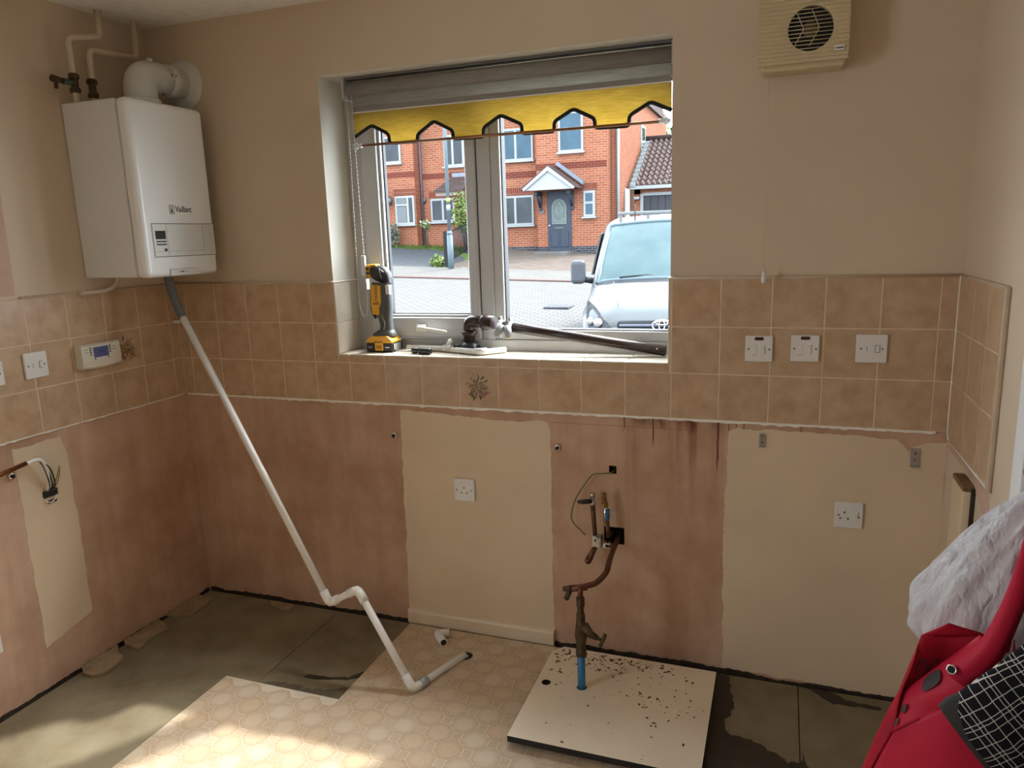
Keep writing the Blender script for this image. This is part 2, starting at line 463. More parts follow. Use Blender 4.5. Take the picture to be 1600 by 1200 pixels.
# tile trim beads and sealant
def jagged(n, amp): return [random.uniform(-amp, amp) for _ in range(n)]
ob('tile_trim', MB().tube([(LW, .002, ZT[3] + .003), (WX0, .002, ZT[3] + .003)], .0048, 8).tube([(WX1, .002, ZT[3] + .003), (RW, .002, ZT[3] + .003)], .0048, 8), M['trim'], wb)
ob('tile_trim', MB().tube([(-.003, 0, ZT[3] + .003), (-.003, -.665, ZT[3] + .003)], .0045, 8), M['trim'], wl)
ob('tile_trim', MB().bev(2.824, RW, -.487, -.472, ZT[0] - .02, ZT[3] + .006, .004, 2).tube([(2.833, 0, ZT[3] + .003), (2.833, -.472, ZT[3] + .003)], .0045, 8), M['trim'], wr)
def seal_strip(fn, a0, a1, n, z, base, amp, thick):
    top, bot = [], []
    for i in range(n + 1):
        a = a0 + (a1 - a0) * i / n
        top.append((a, z)); bot.append((a, z - base - random.uniform(0, amp) * random.random()))
    b = MB()
    for i in range(n):
        q = [top[i], top[i + 1], bot[i + 1], bot[i]]
        vs = [fn(a, -thick, zz) for a, zz in q] + [fn(a, 0, zz) for a, zz in q]
        b.add(vs, [(3, 2, 1, 0), (0, 1, 5, 4), (2, 3, 7, 6)])
    return b
fb = lambda a, d, z: (a, .006 + d, z)
fl = lambda a, d, z: (LW - d, a, z)
fr = lambda a, d, z: (RW + d, a, z)
ob('sealant', seal_strip(fb, .01, 2.80, 180, ZT[0] + .001, .0058, .0065, .0085), M['sealant'], wb)
ob('sealant', seal_strip(fl, -2.2, -.02, 120, ZT[0] + .001, .003, .004, .0085), M['sealant'], wl)
ob('sealant', MB().tube([(2.8305, -.002, ZT[3] + .004), (2.8305, -.002, ZT[0] - .002), (2.8295, -.03, ZT[0] - .02)], .0028, 6).tube([(2.8295, -.03, ZT[0] - .016), (2.8295, -.47, ZT[0] - .014)], .0028, 6), M['sealant'], wr)
ob('sealant', MB().tube([(.0005, -.0005, ZT[3]), (.0005, -.0005, ZT[0])], .0022, 6), M['grout'], wl)

# ---- left-over paint patches with ragged edges (a millimetre of paint film)
def patch(name, fn, pts, mat, parent, jit=.003, step=.012, th=.0012):
    P = []
    for i, (a, z) in enumerate(pts):
        b2, z2 = pts[(i + 1) % len(pts)]
        L = math.hypot(b2 - a, z2 - z); n = max(1, int(L / step))
        k1 = 0.0
        for k in range(n):
            t = k / n
            k1 = .7 * k1 + random.uniform(-jit, jit)
            P.append((a + (b2 - a) * t + k1 * (z2 - z) / (L + 1e-6), z + (z2 - z) * t + k1 * (b2 - a) / (L + 1e-6)))
    n = len(P); b = MB()
    b.add([fn(a, -th, z) for a, z in P] + [fn(a, 0, z) for a, z in P], [list(range(n))] + [(i, (i + 1) % n, (i + 1) % n + n, i + n) for i in range(n)])
    return ob(name, b, mat, parent)
patch('paint_patch', fb, [(.998, .0), (1.605, .0), (1.607, .832), (1.596, .858), (1.45, .853), (1.38, .850), (1.24, .861), (1.10, .868), (1.014, .869), (1.009, .60)], M['cream'], wb, .0025)
patch('paint_patch', fb, [(2.207, .012), (2.836, .0), (2.836, .862), (2.78, .858), (2.745, .842), (2.735, .825), (2.72, .845), (2.70, .862), (2.55, .866), (2.38, .872), (2.335, .876), (2.29, .868), (2.24, .872), (2.212, .858), (2.204, .62)], M['cream'], wb, .003)
patch('paint_patch', fl, [(-.770, .148), (-.578, .190), (-.575, .50), (-.579, .66), (-.582, .80), (-.596, .862), (-.640, .868), (-.70, .862), (-.772, .868)], M['cream'], wl, .002)
patch('plaster_patch', fl, [(-1.35, 1.360), (-.675, 1.362), (-.668, 1.75), (-.668, 2.15), (-1.35, 2.15)], M['pink_patch'], wl, .0012)
patch('plaster_patch', fr, [(-.47, .860), (-.10, .872), (-.02, .868), (-.02, .850), (-.30, .852), (-.44, .800), (-.49, .790)], M['pink_patch'], wr, .003)

# dark strips painting in the shade of the gap at the wall foot
patch('base_gap_shade', fb, [(.0, -.018), (.997, -.018), (.997, .006), (.80, .009), (.55, .004), (.30, .007), (.0, .003)], M['cavity'], wb, .003, .01, .0006)
patch('base_gap_shade', fb, [(1.607, -.018), (2.836, -.018), (2.836, .001), (2.55, .005), (2.4, .000), (2.22, .009), (1.9, .014), (1.607, .012)], M['cavity'], wb, .003, .01, .0018)
patch('base_gap_shade', fl, [(-2.2, -.018), (.0, -.018), (.0, .005), (-.25, .001), (-.55, .006), (-.85, .002), (-1.2, .006), (-2.2, .004)], M['cavity'], wl, .003, .01, .0006)
# ---------------------------------------------------------------- floor
def floormat(name):
    m, nt, b = nodes(name)
    v = coords(nt)
    f = ramp(nt, noise(nt, v, 2.6, 5), .3, .7)
    g = ramp(nt, noise(nt, v, 11, 6, .65), .3, .72)
    c = mix(nt, f, (.115, .080, .038), (.25, .20, .12))
    c = mix(nt, mth(nt, 'MULTIPLY', g, .4), c, (.33, .30, .21))
    nt.links.new(c, b.inputs['Base Color']); b.inputs['Roughness'].default_value = .62; b.inputs['Specular IOR Level'].default_value = .35
    bump(nt, b, noise(nt, v, 45, 5), .2)
    return m
M['screed'] = floormat('olive_floor_board')
M['void'] = pm('dark_underfloor', (.03, .025, .018), .95, .3, 12, spec=.1)
fl_ = ob('floor', MB().box(LW - .3, RW + .3, -4.5, .306, -.12, -.018), M['void'], None, kind='structure')
FX = [.012, .681, 1.35, 1.80, 2.456, 2.826]
for i in range(5):
    y = [-.014, -1.45, -2.4, -4.19]
    for j in range(3):
        ob('floor_board', MB().bev(FX[i] + .0012, FX[i + 1] - .0012, y[j + 1] + .0012, y[j] - .0012, -.018, random.uniform(-.0006, 0), .0012, 1), M['screed'], fl_)
# damp adhesive residue at the sink side and along the edge of the sheet
M['residue'] = pm('dark_adhesive_residue', (.035, .026, .016), .5, .4, 18, .3)
def blot(name, pts, parent, mat, jit=.006, z=0.0, th=.0008, step=.012):
    P = []
    for i, (a, c) in enumerate(pts):
        b2, c2 = pts[(i + 1) % len(pts)]; L = math.hypot(b2 - a, c2 - c); n = max(1, int(L / step)); k1 = 0
        for k in range(n):
            t = k / n; k1 = .6 * k1 + random.uniform(-jit, jit)
            P.append((a + (b2 - a) * t + k1 * (c2 - c) / L, c + (c2 - c) * t - k1 * (b2 - a) / L))
    b = MB().prism([(x, y, z) for x, y in P], (0, 0, th))
    return ob(name, b, mat, parent)
blot('residue', [(2.06, -.018), (2.225, -.018), (2.245, -.05), (2.262, -.20), (2.24, -.26), (2.262, -.335), (2.33, -.345), (2.36, -.36), (2.42, -.41), (2.45, -.40), (2.46, -.355), (2.475, -.41), (2.56, -.50), (2.50, -.9), (2.06, -.95)], fl_, M['residue'], .007)
blot('residue', [(2.47, -.018), (2.56, -.02), (2.60, -.055), (2.70, -.06), (2.70, -.075), (2.56, -.085), (2.52, -.05)], fl_, M['residue'], .004)
blot('residue', [(.815, -.455), (.83, -.438), (.90, -.435), (.975, -.418), (.98, -.405), (1.01, -.37), (1.012, -.41), (.985, -.425), (.90, -.452), (.84, -.46)], fl_, M['residue'], .003, step=.008)
blot('residue', [(.69, -.533), (.75, -.505), (.85, -.51), (.93, -.50), (1.012, -.47), (1.012, -.536), (.69, -.538)], fl_, pm('thin_brown_residue', (.10, .08, .045), .6, .4, 30), .006)

# ---- patterned vinyl sheet, one raised printed cell per tile shape
VX0, VX1, VY1, VXs, VY0 = .551, 2.06, -.538, 1.014, -.022
M['vinyl'] = pm('vinyl_sheet_pale_joint', (.70, .60, .47), .42, .12, 14)
def vcell(name, ca, cb, cedge):
    m, nt, b = nodes(name)
    tc = nt.nodes.new('ShaderNodeTexCoord'); oi = nt.nodes.new('ShaderNodeObjectInfo')
    ln = nt.nodes.new('ShaderNodeVectorMath'); ln.operation = 'LENGTH'; nt.links.new(tc.outputs['Object'], ln.inputs[0])
    v = coords(nt, True)
    d = mth(nt, 'ADD', ln.outputs['Value'], mth(nt, 'MULTIPLY', mth(nt, 'SUBTRACT', noise(nt, v, 40, 4), .5), .02))
    c = mix(nt, oi.outputs['Random'], ca, cb)
    c = mix(nt, ramp(nt, d, .022, .056), c, cedge)
    c = mix(nt, mth(nt, 'MULTIPLY', ramp(nt, noise(nt, v, 130, 3), .4, .7), .25), c, tuple(min(1, x * 1.2) for x in ca))
    nt.links.new(c, b.inputs['Base Color']); b.inputs['Roughness'].default_value = .4; b.inputs['Specular IOR Level'].default_value = .4
    return m
M['voct'] = vcell('vinyl_octagon_print', (.62, .515, .385), (.58, .425, .27), (.42, .28, .16))
M['vsq'] = vcell('vinyl_square_print', (.55, .42, .29), (.51, .37, .24), (.47, .34, .22))
vin = thing('vinyl_flooring', 'beige patterned vinyl sheet with octagon and square print, cut back from the walls', 'vinyl flooring', (1.3, -.9, 0))
ob('sheet', MB().prism([(VX0, VY1, .0009), (VXs, VY1, .0009), (VXs, VY0, .0009), (VX1, VY0, .0009), (VX1, -3.4, .0009), (VX0, -3.4, .0009)], (0, 0, .0016)), M['vinyl'], vin)
def clip(poly, ax, val, keep_greater):
    out = []
    for i in range(len(poly)):
        a, b = poly[i - 1], poly[i]
        ia = (a[ax] >= val) == keep_greater; ib = (b[ax] >= val) == keep_greater
        if ia != ib:
            t = (val - a[ax]) / (b[ax] - a[ax]); out.append((a[0] + (b[0] - a[0]) * t, a[1] + (b[1] - a[1]) * t))
        if ib: out.append(b)
    return out
g2 = .0016
OCT = [(.0445 - g2, -.0165), (.0445 - g2, .0165), (.0155, .045 - g2), (-.0155, .045 - g2), (-.0445 + g2, .0165), (-.0445 + g2, -.0165), (-.0155, -.045 + g2), (.0155, -.045 + g2)]
SQ = [(.0155 - g2, -.0165 + g2), (.0155 - g2, .0165 - g2), (-.0155 + g2, .0165 - g2), (-.0155 + g2, -.0165 + g2)]
_oct = MB().prism([(x, y, 0) for x, y in OCT], (0, 0, .0005)).mesh('tile_print', M['voct'])
_sq = MB().prism([(x, y, 0) for x, y in SQ], (0, 0, .0005)).mesh('tile_inset', M['vsq'])
rest = MB()
for j in range(-5, 52):
    cy = -.591 - .0615 * (j - 9)
    if cy > .03 or cy < -3.3: continue
    for i in range(-8, 9):
        for kind in (0, 1):
            cx = 1.289 + .12 * i + (.06 if (j - 9) % 2 else 0) + (.06 if kind else 0)
            if cx < VX0 - .05 or cx > VX1 + .05: continue
            P = [(cx + a, cy + b) for a, b in (SQ if kind else OCT)]
            L = VXs if cy > VY1 or (cx > VXs + .05) else VX0
            Q = clip(clip(clip(P, 0, L + .001, True), 0, VX1 - .001, False), 1, (VY0 if L == VXs else VY1) - .001, False)
            if len(Q) < 3: continue
            ar = abs(sum(Q[k - 1][0] * Q[k][1] - Q[k][0] * Q[k - 1][1] for k in range(len(Q)))) / 2
            if ar < 2e-5: continue
            if cy < -1.12: rest.prism([(x, y, .0025) for x, y in Q], (0, 0, .0005), kind); continue
            if len(Q) == len(P) and all(abs(a[0] - b[0]) + abs(a[1] - b[1]) < 1e-7 for a, b in zip(sorted(P), sorted(Q))): me = _sq if kind else _oct
            else: me = MB().prism([(x - cx, y - cy, 0) for x, y in Q], (0, 0, .0005)).mesh('tile_print', M['vsq'] if kind else M['voct'])
            ob('tile_inset' if kind else 'tile_print', me, None, vin, loc=(cx - 1.3, cy + .9, .0025))
ob('printed_cells', rest, [M['voct'], M['vsq']], vin, kind='stuff')

# ---- skirting under the window, its end cuts raw
ob('baseboard_back', MB().prism([(1.000, .006, 0), (1.000, -.013, 0), (1.000, -.013, .046), (1.000, -.007, .055), (1.000, .006, .057)], (.606, 0, 0)), M['skirt'], None, kind='structure')

# ---------------------------------------------------------------- window
win = thing('window_1', None, None, (1.39, .2, 1.08), kind='structure')
FY0, FY1 = .165, .235
def bar(x0, x1, z0, z1, y0=FY0, y1=FY1, b=.004): return MB().bev(x0, x1, y0, y1, z0, z1, b, 2)
ob('outer_frame', bar(.762, .825, 1.075, 2.10), M['pvc'], win); ob('outer_frame', bar(2.0402, 2.10, 1.075, 2.10), M['pvc'], win)
ob('outer_frame', bar(.8252, 2.0400, 1.070, 1.122), M['pvc'], win); ob('outer_frame', bar(.8252, 2.0400, 2.03, 2.10), M['pvc'], win)
ob('mullion', bar(1.298, 1.350, 1.1222, 2.0298), M['pvc'], win)
ca = ob('casement', bar(.829, .898, 1.126, 2.026, .150, .228, .006), M['pvc'], win)
ob('casement_rail', bar(.8982, 1.2618, 1.127, 1.205, .150, .228, .006), M['pvc'], ca); ob('casement_stile', bar(1.262, 1.295, 1.126, 2.026, .150, .228, .006), M['pvc'], ca)
ob('casement_rail', bar(.8982, 1.2618, 1.96, 2.026, .150, .228, .006), M['pvc'], ca)
for o in ca.children: o.location = (0, 0, 0)
def beadframe(x0, x1, z0, z1, w, y0, y1, mat, name):
    b = MB()
    for (p, q, r, s) in ((x0, x0 + w, z0, z1), (x1 - w, x1, z0, z1), (x0 + w, x1 - w, z0, z0 + w), (x0 + w, x1 - w, z1 - w, z1)): b.bev(p, q, y0, y1, r, s, .002, 1)
    return ob(name, b, mat, win)
beadframe(.8982, 1.2618, 1.2052, 1.9598, .010, .165, .203, M['pvc'], 'glazing_bead')
beadframe(.9084, 1.2516, 1.2154, 1.9496, .004, .180, .202, M['gasket'], 'gasket')
beadframe(1.3502, 2.0398, 1.1222, 2.0298, .036, .172, .225, M['pvc'], 'fixed_bead')
beadframe(1.3864, 2.0036, 1.1584, 1.9936, .004, .185, .224, M['gasket'], 'gasket')
ob('pane', MB().box(.900, 1.260, .192, .198, 1.207, 1.958), M['glass'], win)
ob('pane', MB().box(1.375, 2.015, .198, .204, 1.150, 2.005), M['glass'], win)
for a0, a1, b0 in ((.825, .829, 0), (1.2955, 1.298, 0)): ob('gasket', MB().box(a0, a1, .172, .21, 1.12, 2.03), M['gasket'], win)
h = ob('handle', MB().bev(1.030, 1.075, .138, .152, 1.150, 1.180, .004, 2).tube(smooth_path([(1.048, .142, 1.168), (1.052, .122, 1.168), (1.075, .115, 1.167), (1.12, .114, 1.161), (1.172, .115, 1.154)], 5), [.008] * 5 + [.007] * 5 + [.0065] * 10 + [.005], 10), M['white'], win)
# tiled sill and tiled lower reveals
M['silltile'] = pm('sill_tile_daylit', (.66, .58, .47), .3, .1, 12, rnd=True)  # same beige tile, made paler to carry bright daylight in its colour
SX = [WX0 + .003] + [WX0 + .05 + PITCH_T * k for k in range(8)] + [WX1 - .003]
for i in range(len(SX) - 1):
    ob('sill_tile', MB().bev(SX[i] + .001, SX[i + 1] - .001, -.002, .166, WZ0 - .006, WZ0, .0025, 2), M['silltile'], wb)
for x, s in ((WX0 + .003, 1), (WX1 - .003, -1)):
    for z0, z1 in ((WZ0, ZT[2]), (ZT[2], ZT[3])):
        for y0, y1 in ((.0, .112), (.112, .165)):
            ob('reveal_tile', MB().bev(x - .003, x + .003, y0 + .001, y1 - .001, z0 + .001, z1 - .001, .0012, 1), M['silltile'], wb)
    ob('tile_trim', MB().bev(x - .006, x + .006, -.006, .165, ZT[3], ZT[3] + .006, .002, 1), M['sealant'], wb)

# ---- unseen left-wall window added as fill light, and the door in the right wall
w2 = thing('added_fill_window', None, None, (-.15, -2.5, .5), kind='structure')
for y0, y1, z0, z1 in ((-3.0, -2.945, .5, 2.0), (-2.055, -2.0, .5, 2.0), (-2.9448, -2.0552, .5, .555), (-2.9448, -2.0552, 1.945, 2.0), (-2.525, -2.475, .5552, 1.9448)):
    ob('frame', MB().bev(-.18, -.12, y0, y1, z0, z1, .004, 2), M['pvc'], w2)
d1 = thing('door_1', None, None, (RW + .05, DX0, 0), kind='structure')
ob('door_leaf', MB().bev(RW + .045, RW + .085, DX0 + .012, DX1 - .012, .005, DZ1 - .012, .003, 1), M['dooroak'], d1)
for z0, z1 in ((.18, .85), (1.05, 1.85)):
    for y0, y1 in ((DX0 + .11, -1.17), (-1.10, DX1 - .11)):
        ob('door_panel', MB().bev(RW + .036, RW + .05, y0, y1, z0, z1, .008, 2), M['dooroak'], d1)
ob('lever_handle', MB().bev(RW + .028, RW + .046, -.835, -.795, .93, 1.09, .004, 2).tube(fillet([(RW + .03, -.815, 1.035), (RW - .03, -.815, 1.035), (RW - .034, -.93, 1.032)], .02), .009, 10), M['chrome'], d1)
tr = MB().bev(RW - .016, RW + .002, DX1 - .002, DX1 + .062, 0, DZ1 + .06, .005, 2)
ob('trim_1', tr, M['architrave'], None, kind='structure')
ob('trim_2', MB().bev(RW - .016, RW + .002, DX0 - .062, DX0 + .002, 0, DZ1 + .06, .005, 2), M['architrave'], None, kind='structure')
ob('trim_3', MB().bev(RW - .016, RW + .002, DX0, DX1, DZ1, DZ1 + .06, .005, 2), M['architrave'], None, kind='structure')
for y in (DX0 + .006, DX1 - .006): ob('door_lining', MB().box(RW, RW + .1, y - .006, y + .006, 0, DZ1), M['architrave'], d1)
# ---------------------------------------------------------------- outside: street, houses, van
def gz(x, y):
    if y < 7: return -.15
    t = min(1.0, (y - 7) / 15.0)
    return -.15 + 1.09 * t + t * max(-.25, min(.5, -.062 * (x + 5)))
def ground(name, x0, x1, y0, y1, mat, dz=0, nx=24, ny=24, th=.05, parent=None, kind='structure', fx=None, **k):
    rows = []
    for j in range(ny + 1):
        y = y0 + (y1 - y0) * j / ny; r = []
        a, b2 = (x0, x1) if fx is None else fx(y)
        for i in range(nx + 1):
            x = a + (b2 - a) * i / nx; r.append((x, y, gz(x, y) + dz))
        rows.append(r)
    b = MB().grid(rows, 0, False)
    edge = rows[0]; b.add([p for p in edge] + [(p[0], p[1], p[2] - th) for p in edge], [(i, i + nx + 1, i + nx + 2, i + 1) for i in range(nx)])
    return ob(name, b, mat, parent, kind=kind, **k)
KX = .34
def pmx(name, col, *a, **k):
    if k.get('col2'): k['col2'] = tuple(c * KX for c in k['col2'])
    k['spec'] = k.get('spec', .5) * .25
    return pm(name, tuple(c * KX for c in col), *a, **k)
def brickmat(name, c1, c2, mortar, bw, bh, ms=.012, axes='xz', rough=.9, tint=None):
    c1, c2, mortar = (tuple(x * KX for x in c) for c in (c1, c2, mortar))
    m, nt, b = nodes(name)
    tc = nt.nodes.new('ShaderNodeTexCoord'); sp = nt.nodes.new('ShaderNodeSeparateXYZ'); nt.links.new(tc.outputs['Object'], sp.inputs[0])
    cb = nt.nodes.new('ShaderNodeCombineXYZ'); ix = {'x': 0, 'y': 1, 'z': 2}
    nt.links.new(sp.outputs[ix[axes[0]]], cb.inputs[0]); nt.links.new(sp.outputs[ix[axes[1]]], cb.inputs[1])
    t = nt.nodes.new('ShaderNodeTexBrick'); nt.links.new(cb.outputs[0], t.inputs['Vector'])
    t.inputs['Color1'].default_value = (*c1, 1); t.inputs['Color2'].default_value = (*c2, 1); t.inputs['Mortar'].default_value = (*mortar, 1)
    t.inputs['Scale'].default_value = 1; t.inputs['Brick Width'].default_value = bw; t.inputs['Row Height'].default_value = bh; t.inputs['Mortar Size'].default_value = ms
    t.inputs['Bias'].default_value = -.1
    f = ramp(nt, noise(nt, tc.outputs['Object'], 1.3, 4), .3, .7)
    c = mix(nt, mth(nt, 'MULTIPLY', f, .3), t.outputs['Color'], tint or tuple(x * .8 for x in c1))
    nt.links.new(c, b.inputs['Base Color']); b.inputs['Roughness'].default_value = rough; b.inputs['Specular IOR Level'].default_value = .02
    bump(nt, b, t.outputs['Fac'], -.3, .01)
    return m
M['road'] = brickmat('block_paving', (.205, .198, .195), (.24, .232, .228), (.14, .135, .132), .22, .115, .016, 'xy')
M['drive'] = brickmat('drive_paving', (.175, .14, .12), (.225, .185, .16), (.10, .085, .075), .25, .18, .012, 'xy')
M['footpath'] = brickmat('pale_footway_blocks', (.20, .19, .182), (.235, .225, .215), (.13, .125, .12), .22, .115, .009, 'xy')
M['tarmac'] = pmx('grey_tarmac', (.075, .082, .095), .9, .2, 6, .3)
M['kerb'] = pmx('pinkish_kerb_stone', (.18, .12, .11), .9, .2, 8)
M['grass'] = pmx('mown_grass', (.10, .17, .03), .95, .35, 14, .4)
M['brick'] = brickmat('red_brick', (.47, .155, .083), (.34, .10, .055), (.46, .31, .235), .225, .075, .010, 'xz')
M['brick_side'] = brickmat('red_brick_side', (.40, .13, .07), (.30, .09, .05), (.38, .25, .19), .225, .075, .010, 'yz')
M['brick_red'] = brickmat('dark_red_band_brick', (.22, .052, .036), (.19, .045, .032), (.25, .14, .11), .225, .075, .008, 'xz')
M['soldier'] = brickmat('soldier_course_brick', (.25, .06, .04), (.21, .05, .034), (.34, .21, .16), .075, .225, .010, 'xz')
M['blue_brick'] = brickmat('blue_engineering_brick', (.07, .075, .095), (.05, .055, .07), (.22, .2, .2), .225, .075, .010, 'xz')
M['upvc'] = pmx('house_white_upvc', (.46, .48, .50), .35, .03, 4)
M['rooftile'] = pmx('brown_concrete_tile', (.13, .09, .085), .85, .25, 7, spec=.2)
M['lead'] = pmx('grey_lead_flashing', (.28, .32, .40), .6, .12, 8)
M['hglass'] = pmx('house_window_glass', (.055, .07, .085), .05, .4, 1.6, spec=.5)
M['hglass_sky'] = pmx('house_window_glass_painted_sky', (.06, .13, .19), .05, .3, 1.4, spec=.5)  # reflected sky put into the glass as a blue base colour
M['curtain'] = pmx('net_curtain', (.24, .26, .27), .9, .15, 14, stretch=(6, 1, .5))
M['doorpaint'] = pmx('slate_blue_door', (.055, .07, .105), .4, .12, 5)
M['leadglass'] = pmx('leaded_door_glass', (.16, .21, .20), .2, .45, 26)
M['drainpipe'] = pmx('brown_drainpipe', (.20, .13, .16), .6, .1, 5)
M['mortar_roof'] = pmx('pale_verge_mortar', (.42, .47, .48), .8, .12, 9)
M['garagedoor'] = pmx('grey_garage_door', (.085, .085, .105), .6, .2, 8, stretch=(14, 1, 1))

ground('road', -16, 9, .32, 15.15, M['road'], 0, 30, 34)
ground('pavement', -16, 9, 15.15, 17.15, M['footpath'], .02, 30, 6, .12)
ob('kerb', ground('kerb_line', -16, 9, 15.12, 15.30, M['kerb'], .032, 30, 2, .07).data, None) if False else None
kb = ground('kerb', -16, 9, 15.10, 15.32, M['kerb'], .035, 30, 2, .06)
ground('driveway', -6.9, 9, 17.15, 22.3, M['drive'], .0, 24, 12)
ground('tarmac_drive', 0, 0, 17.15, 21.3, M['tarmac'], .003, 18, 16, fx=lambda y: (-17, -6.9 - 2.3 * max(0, (y - 18.4) / 2.9) ** 2.2))
ground('lawn', -17, -6.9, 17.15, 24.4, M['grass'], -.012, 24, 16)
ground('garden_ground', -17, 14, 22.3, 40, M['grass'], -.03, 24, 6)
# grass that spills over the lawn edge
bl = MB(); rr = random.Random(3)
for _ in range(1500):
    y = rr.uniform(21.0, 22.6) ; x = rr.uniform(-12.5, -7.0)
    if x > -9.2 and y < 18.4 + 2.9 * max(0, (-6.9 - x) / 2.3) ** .45: continue
    z = gz(x, y) - .012; a = rr.uniform(0, 6.28); w = .02; h2 = rr.uniform(.04, .11)
    bl.add([(x - w * math.cos(a), y - w * math.sin(a), z), (x + w * math.cos(a), y + w * math.sin(a), z), (x + rr.uniform(-.03, .03), y + rr.uniform(-.03, .03), z + h2)], [(0, 1, 2)])
ob('lawn_grass', bl, M['grass'], None, label='bright green lawn grass in front of the brick houses', cat='grass', kind='stuff')

HY = 22.0
def hwindow(parent, x0, x1, z0, z1, y, splits=(), glass='hglass', transom=None, sill=True, curtain=False, fw=.07):
    w = ob('window', None or MB().bev(x0, x1, y - .05, y + .02, z0, z1, .01, 1).mesh('w', M['upvc']), None, parent)
    xs = [x0] + list(splits) + [x1]
    for i in range(len(xs) - 1):
        a, b2 = xs[i] + fw * (1 if i == 0 else .6), xs[i + 1] - fw * (1 if i == len(xs) - 2 else .6)
        zz = [(z0 + fw, z1 - fw)] if not (transom and i in transom[1]) else [(z0 + fw, transom[0] - fw * .5), (transom[0] + fw * .5, z1 - fw)]
        for q0, q1 in zz:
            ob('pane', MB().box(a, b2, y - .056, y - .04, q0, q1).mesh('pane', M[glass]), None, w)
            if curtain: ob('curtain', MB().box(a, a + (b2 - a) * .96, y - .0585, y - .054, q0, q1 - .05 * (q1 - q0)).mesh('curtain', M['curtain']), None, w) if i == 0 else None
    if sill: ob('window_sill', MB().bev(x0 - .05, x1 + .05, y - .13, y, z0 - .06, z0, .008, 1), M['upvc'], w)
    for c in w.children: c.location = (0, 0, 0)
    return w
def at_parent(p): 
    for c in p.children:
        c.location = -p.location

# right-hand house: projecting bay with porch and blue door, side wall and recessed wing
h1 = thing('brick_house', 'red brick house with a gabled white porch over a dark blue front door', 'house', (-4.3, HY, .87))
ob('front_wall', MB().box(-5.49, -3.11, HY, HY + 9, .6, 6.3), M['brick'], h1)
ob('side_wall', MB().box(-3.11, -3.095, HY + .005, HY + 10, .6, 6.6), M['brick_side'], h1)
ob('side_wall', MB().box(-3.13, -2.80, HY + .72, HY + 11, .6, 6.6).mesh('s', M['brick_side']), None, h1)
ob('return_wall', MB().box(-3.09, -2.80, HY + .70, HY + .725, .6, 6.6), M['brick'], h1)
ob('wing_wall', MB().box(-7.87, -5.47, HY + .45, HY + 9, .6, 6.3), M['brick'], h1)
ob('brick_band', MB().box(-5.50, -3.10, HY - .012, HY + .01, 3.62, 3.82), M['brick_red'], h1)
ob('brick_band', MB().box(-7.86, -5.49, HY + .44, HY + .46, 3.45, 3.66), M['brick_red'], h1)
ob('brick_plinth', MB().box(-5.50, -3.09, HY - .015, HY + .01, .6, 1.10), M['blue_brick'], h1)
ob('brick_plinth', MB().box(-7.8, -5.49, HY + .435, HY + .46, .6, 1.12), M['blue_brick'], h1)
ob('roof', MB().prism([(-7.87, HY - .5, 6.25), (-7.87, HY + 4.6, 9.1), (-7.87, HY + 9.7, 6.25)], (5.2, 0, 0)), M['rooftile'], h1)
hwindow(h1, -4.70, -3.86, 4.14, 5.40, HY, (), 'hglass_sky', None)
hwindow(h1, -3.88, -3.49, 2.05, 2.88, HY, (), 'hglass_sky', (2.50, (0,)), fw=.075)
ob('soldier_course', MB().box(-3.95, -3.42, HY - .014, HY + .01, 2.90, 3.13), M['soldier'], h1)
hwindow(h1, -6.88, -5.75, 1.86, 2.86, HY + .45, (-6.42,), 'hglass', None, curtain=False)
ob('soldier_course', MB().box(-6.95, -5.70, HY + .436, HY + .46, 2.88, 3.13), M['soldier'], h1)
hwindow(h1, -6.85, -5.72, 4.02, 5.08, HY + .45, (-6.35,), 'hglass_sky', None)
# front door
dr = ob('front_door', MB().bev(-5.11, -4.30, HY - .06, HY + .02, .93, 2.92, .012, 1), M['doorpaint'], h1)
arch = [(-4.705 + .24 * math.cos(a), HY - .062, 2.38 + .26 * math.sin(a)) for a in [PI * k / 12 for k in range(13)]] + [(-4.945, HY - .062, 1.85), (-4.465, HY - .062, 1.85)]
ob('door_glass', MB().prism(arch, (0, -.012, 0)), M['leadglass'], dr)
lead = MB()
for s in (-1, 1):
    lead.tube([(-4.705, HY - .078, 2.55), (-4.705 + s * .13, HY - .078, 2.30), (-4.705, HY - .078, 2.02)], .012, 5)
    lead.tube([(-4.705, HY - .078, 2.40), (-4.705 + s * .07, HY - .078, 2.27), (-4.705, HY - .078, 2.14)], .010, 5)
    lead.tube([(-4.705 + s * .2, HY - .078, 2.05), (-4.705 + s * .08, HY - .078, 1.90), (-4.705, HY - .078, 1.95)], .010, 5)
lead.tube([(p[0] * 1.0, HY - .078, p[2]) for p in arch], .014, 5, closed=True)
ob('leading', lead, M['upvc'], dr)
for x0, x1 in ((-5.02, -4.74), (-4.67, -4.39)):
    ob('door_panel', MB().bev(x0, x1, HY - .072, HY - .05, 1.08, 1.62, .02, 2), M['doorpaint'], dr)
ob('letterbox', MB().bev(-4.86, -4.55, HY - .08, HY - .055, 1.68, 1.75, .008, 1), M['black'], dr)
ob('door_knob', MB().ball((-5.04, HY - .09, 1.80), .03), M['chrome'], dr)
ob('doorstep', MB().bev(-5.42, -4.22, HY - .75, HY, .70, .95, .02, 1), M['footpath'], h1)
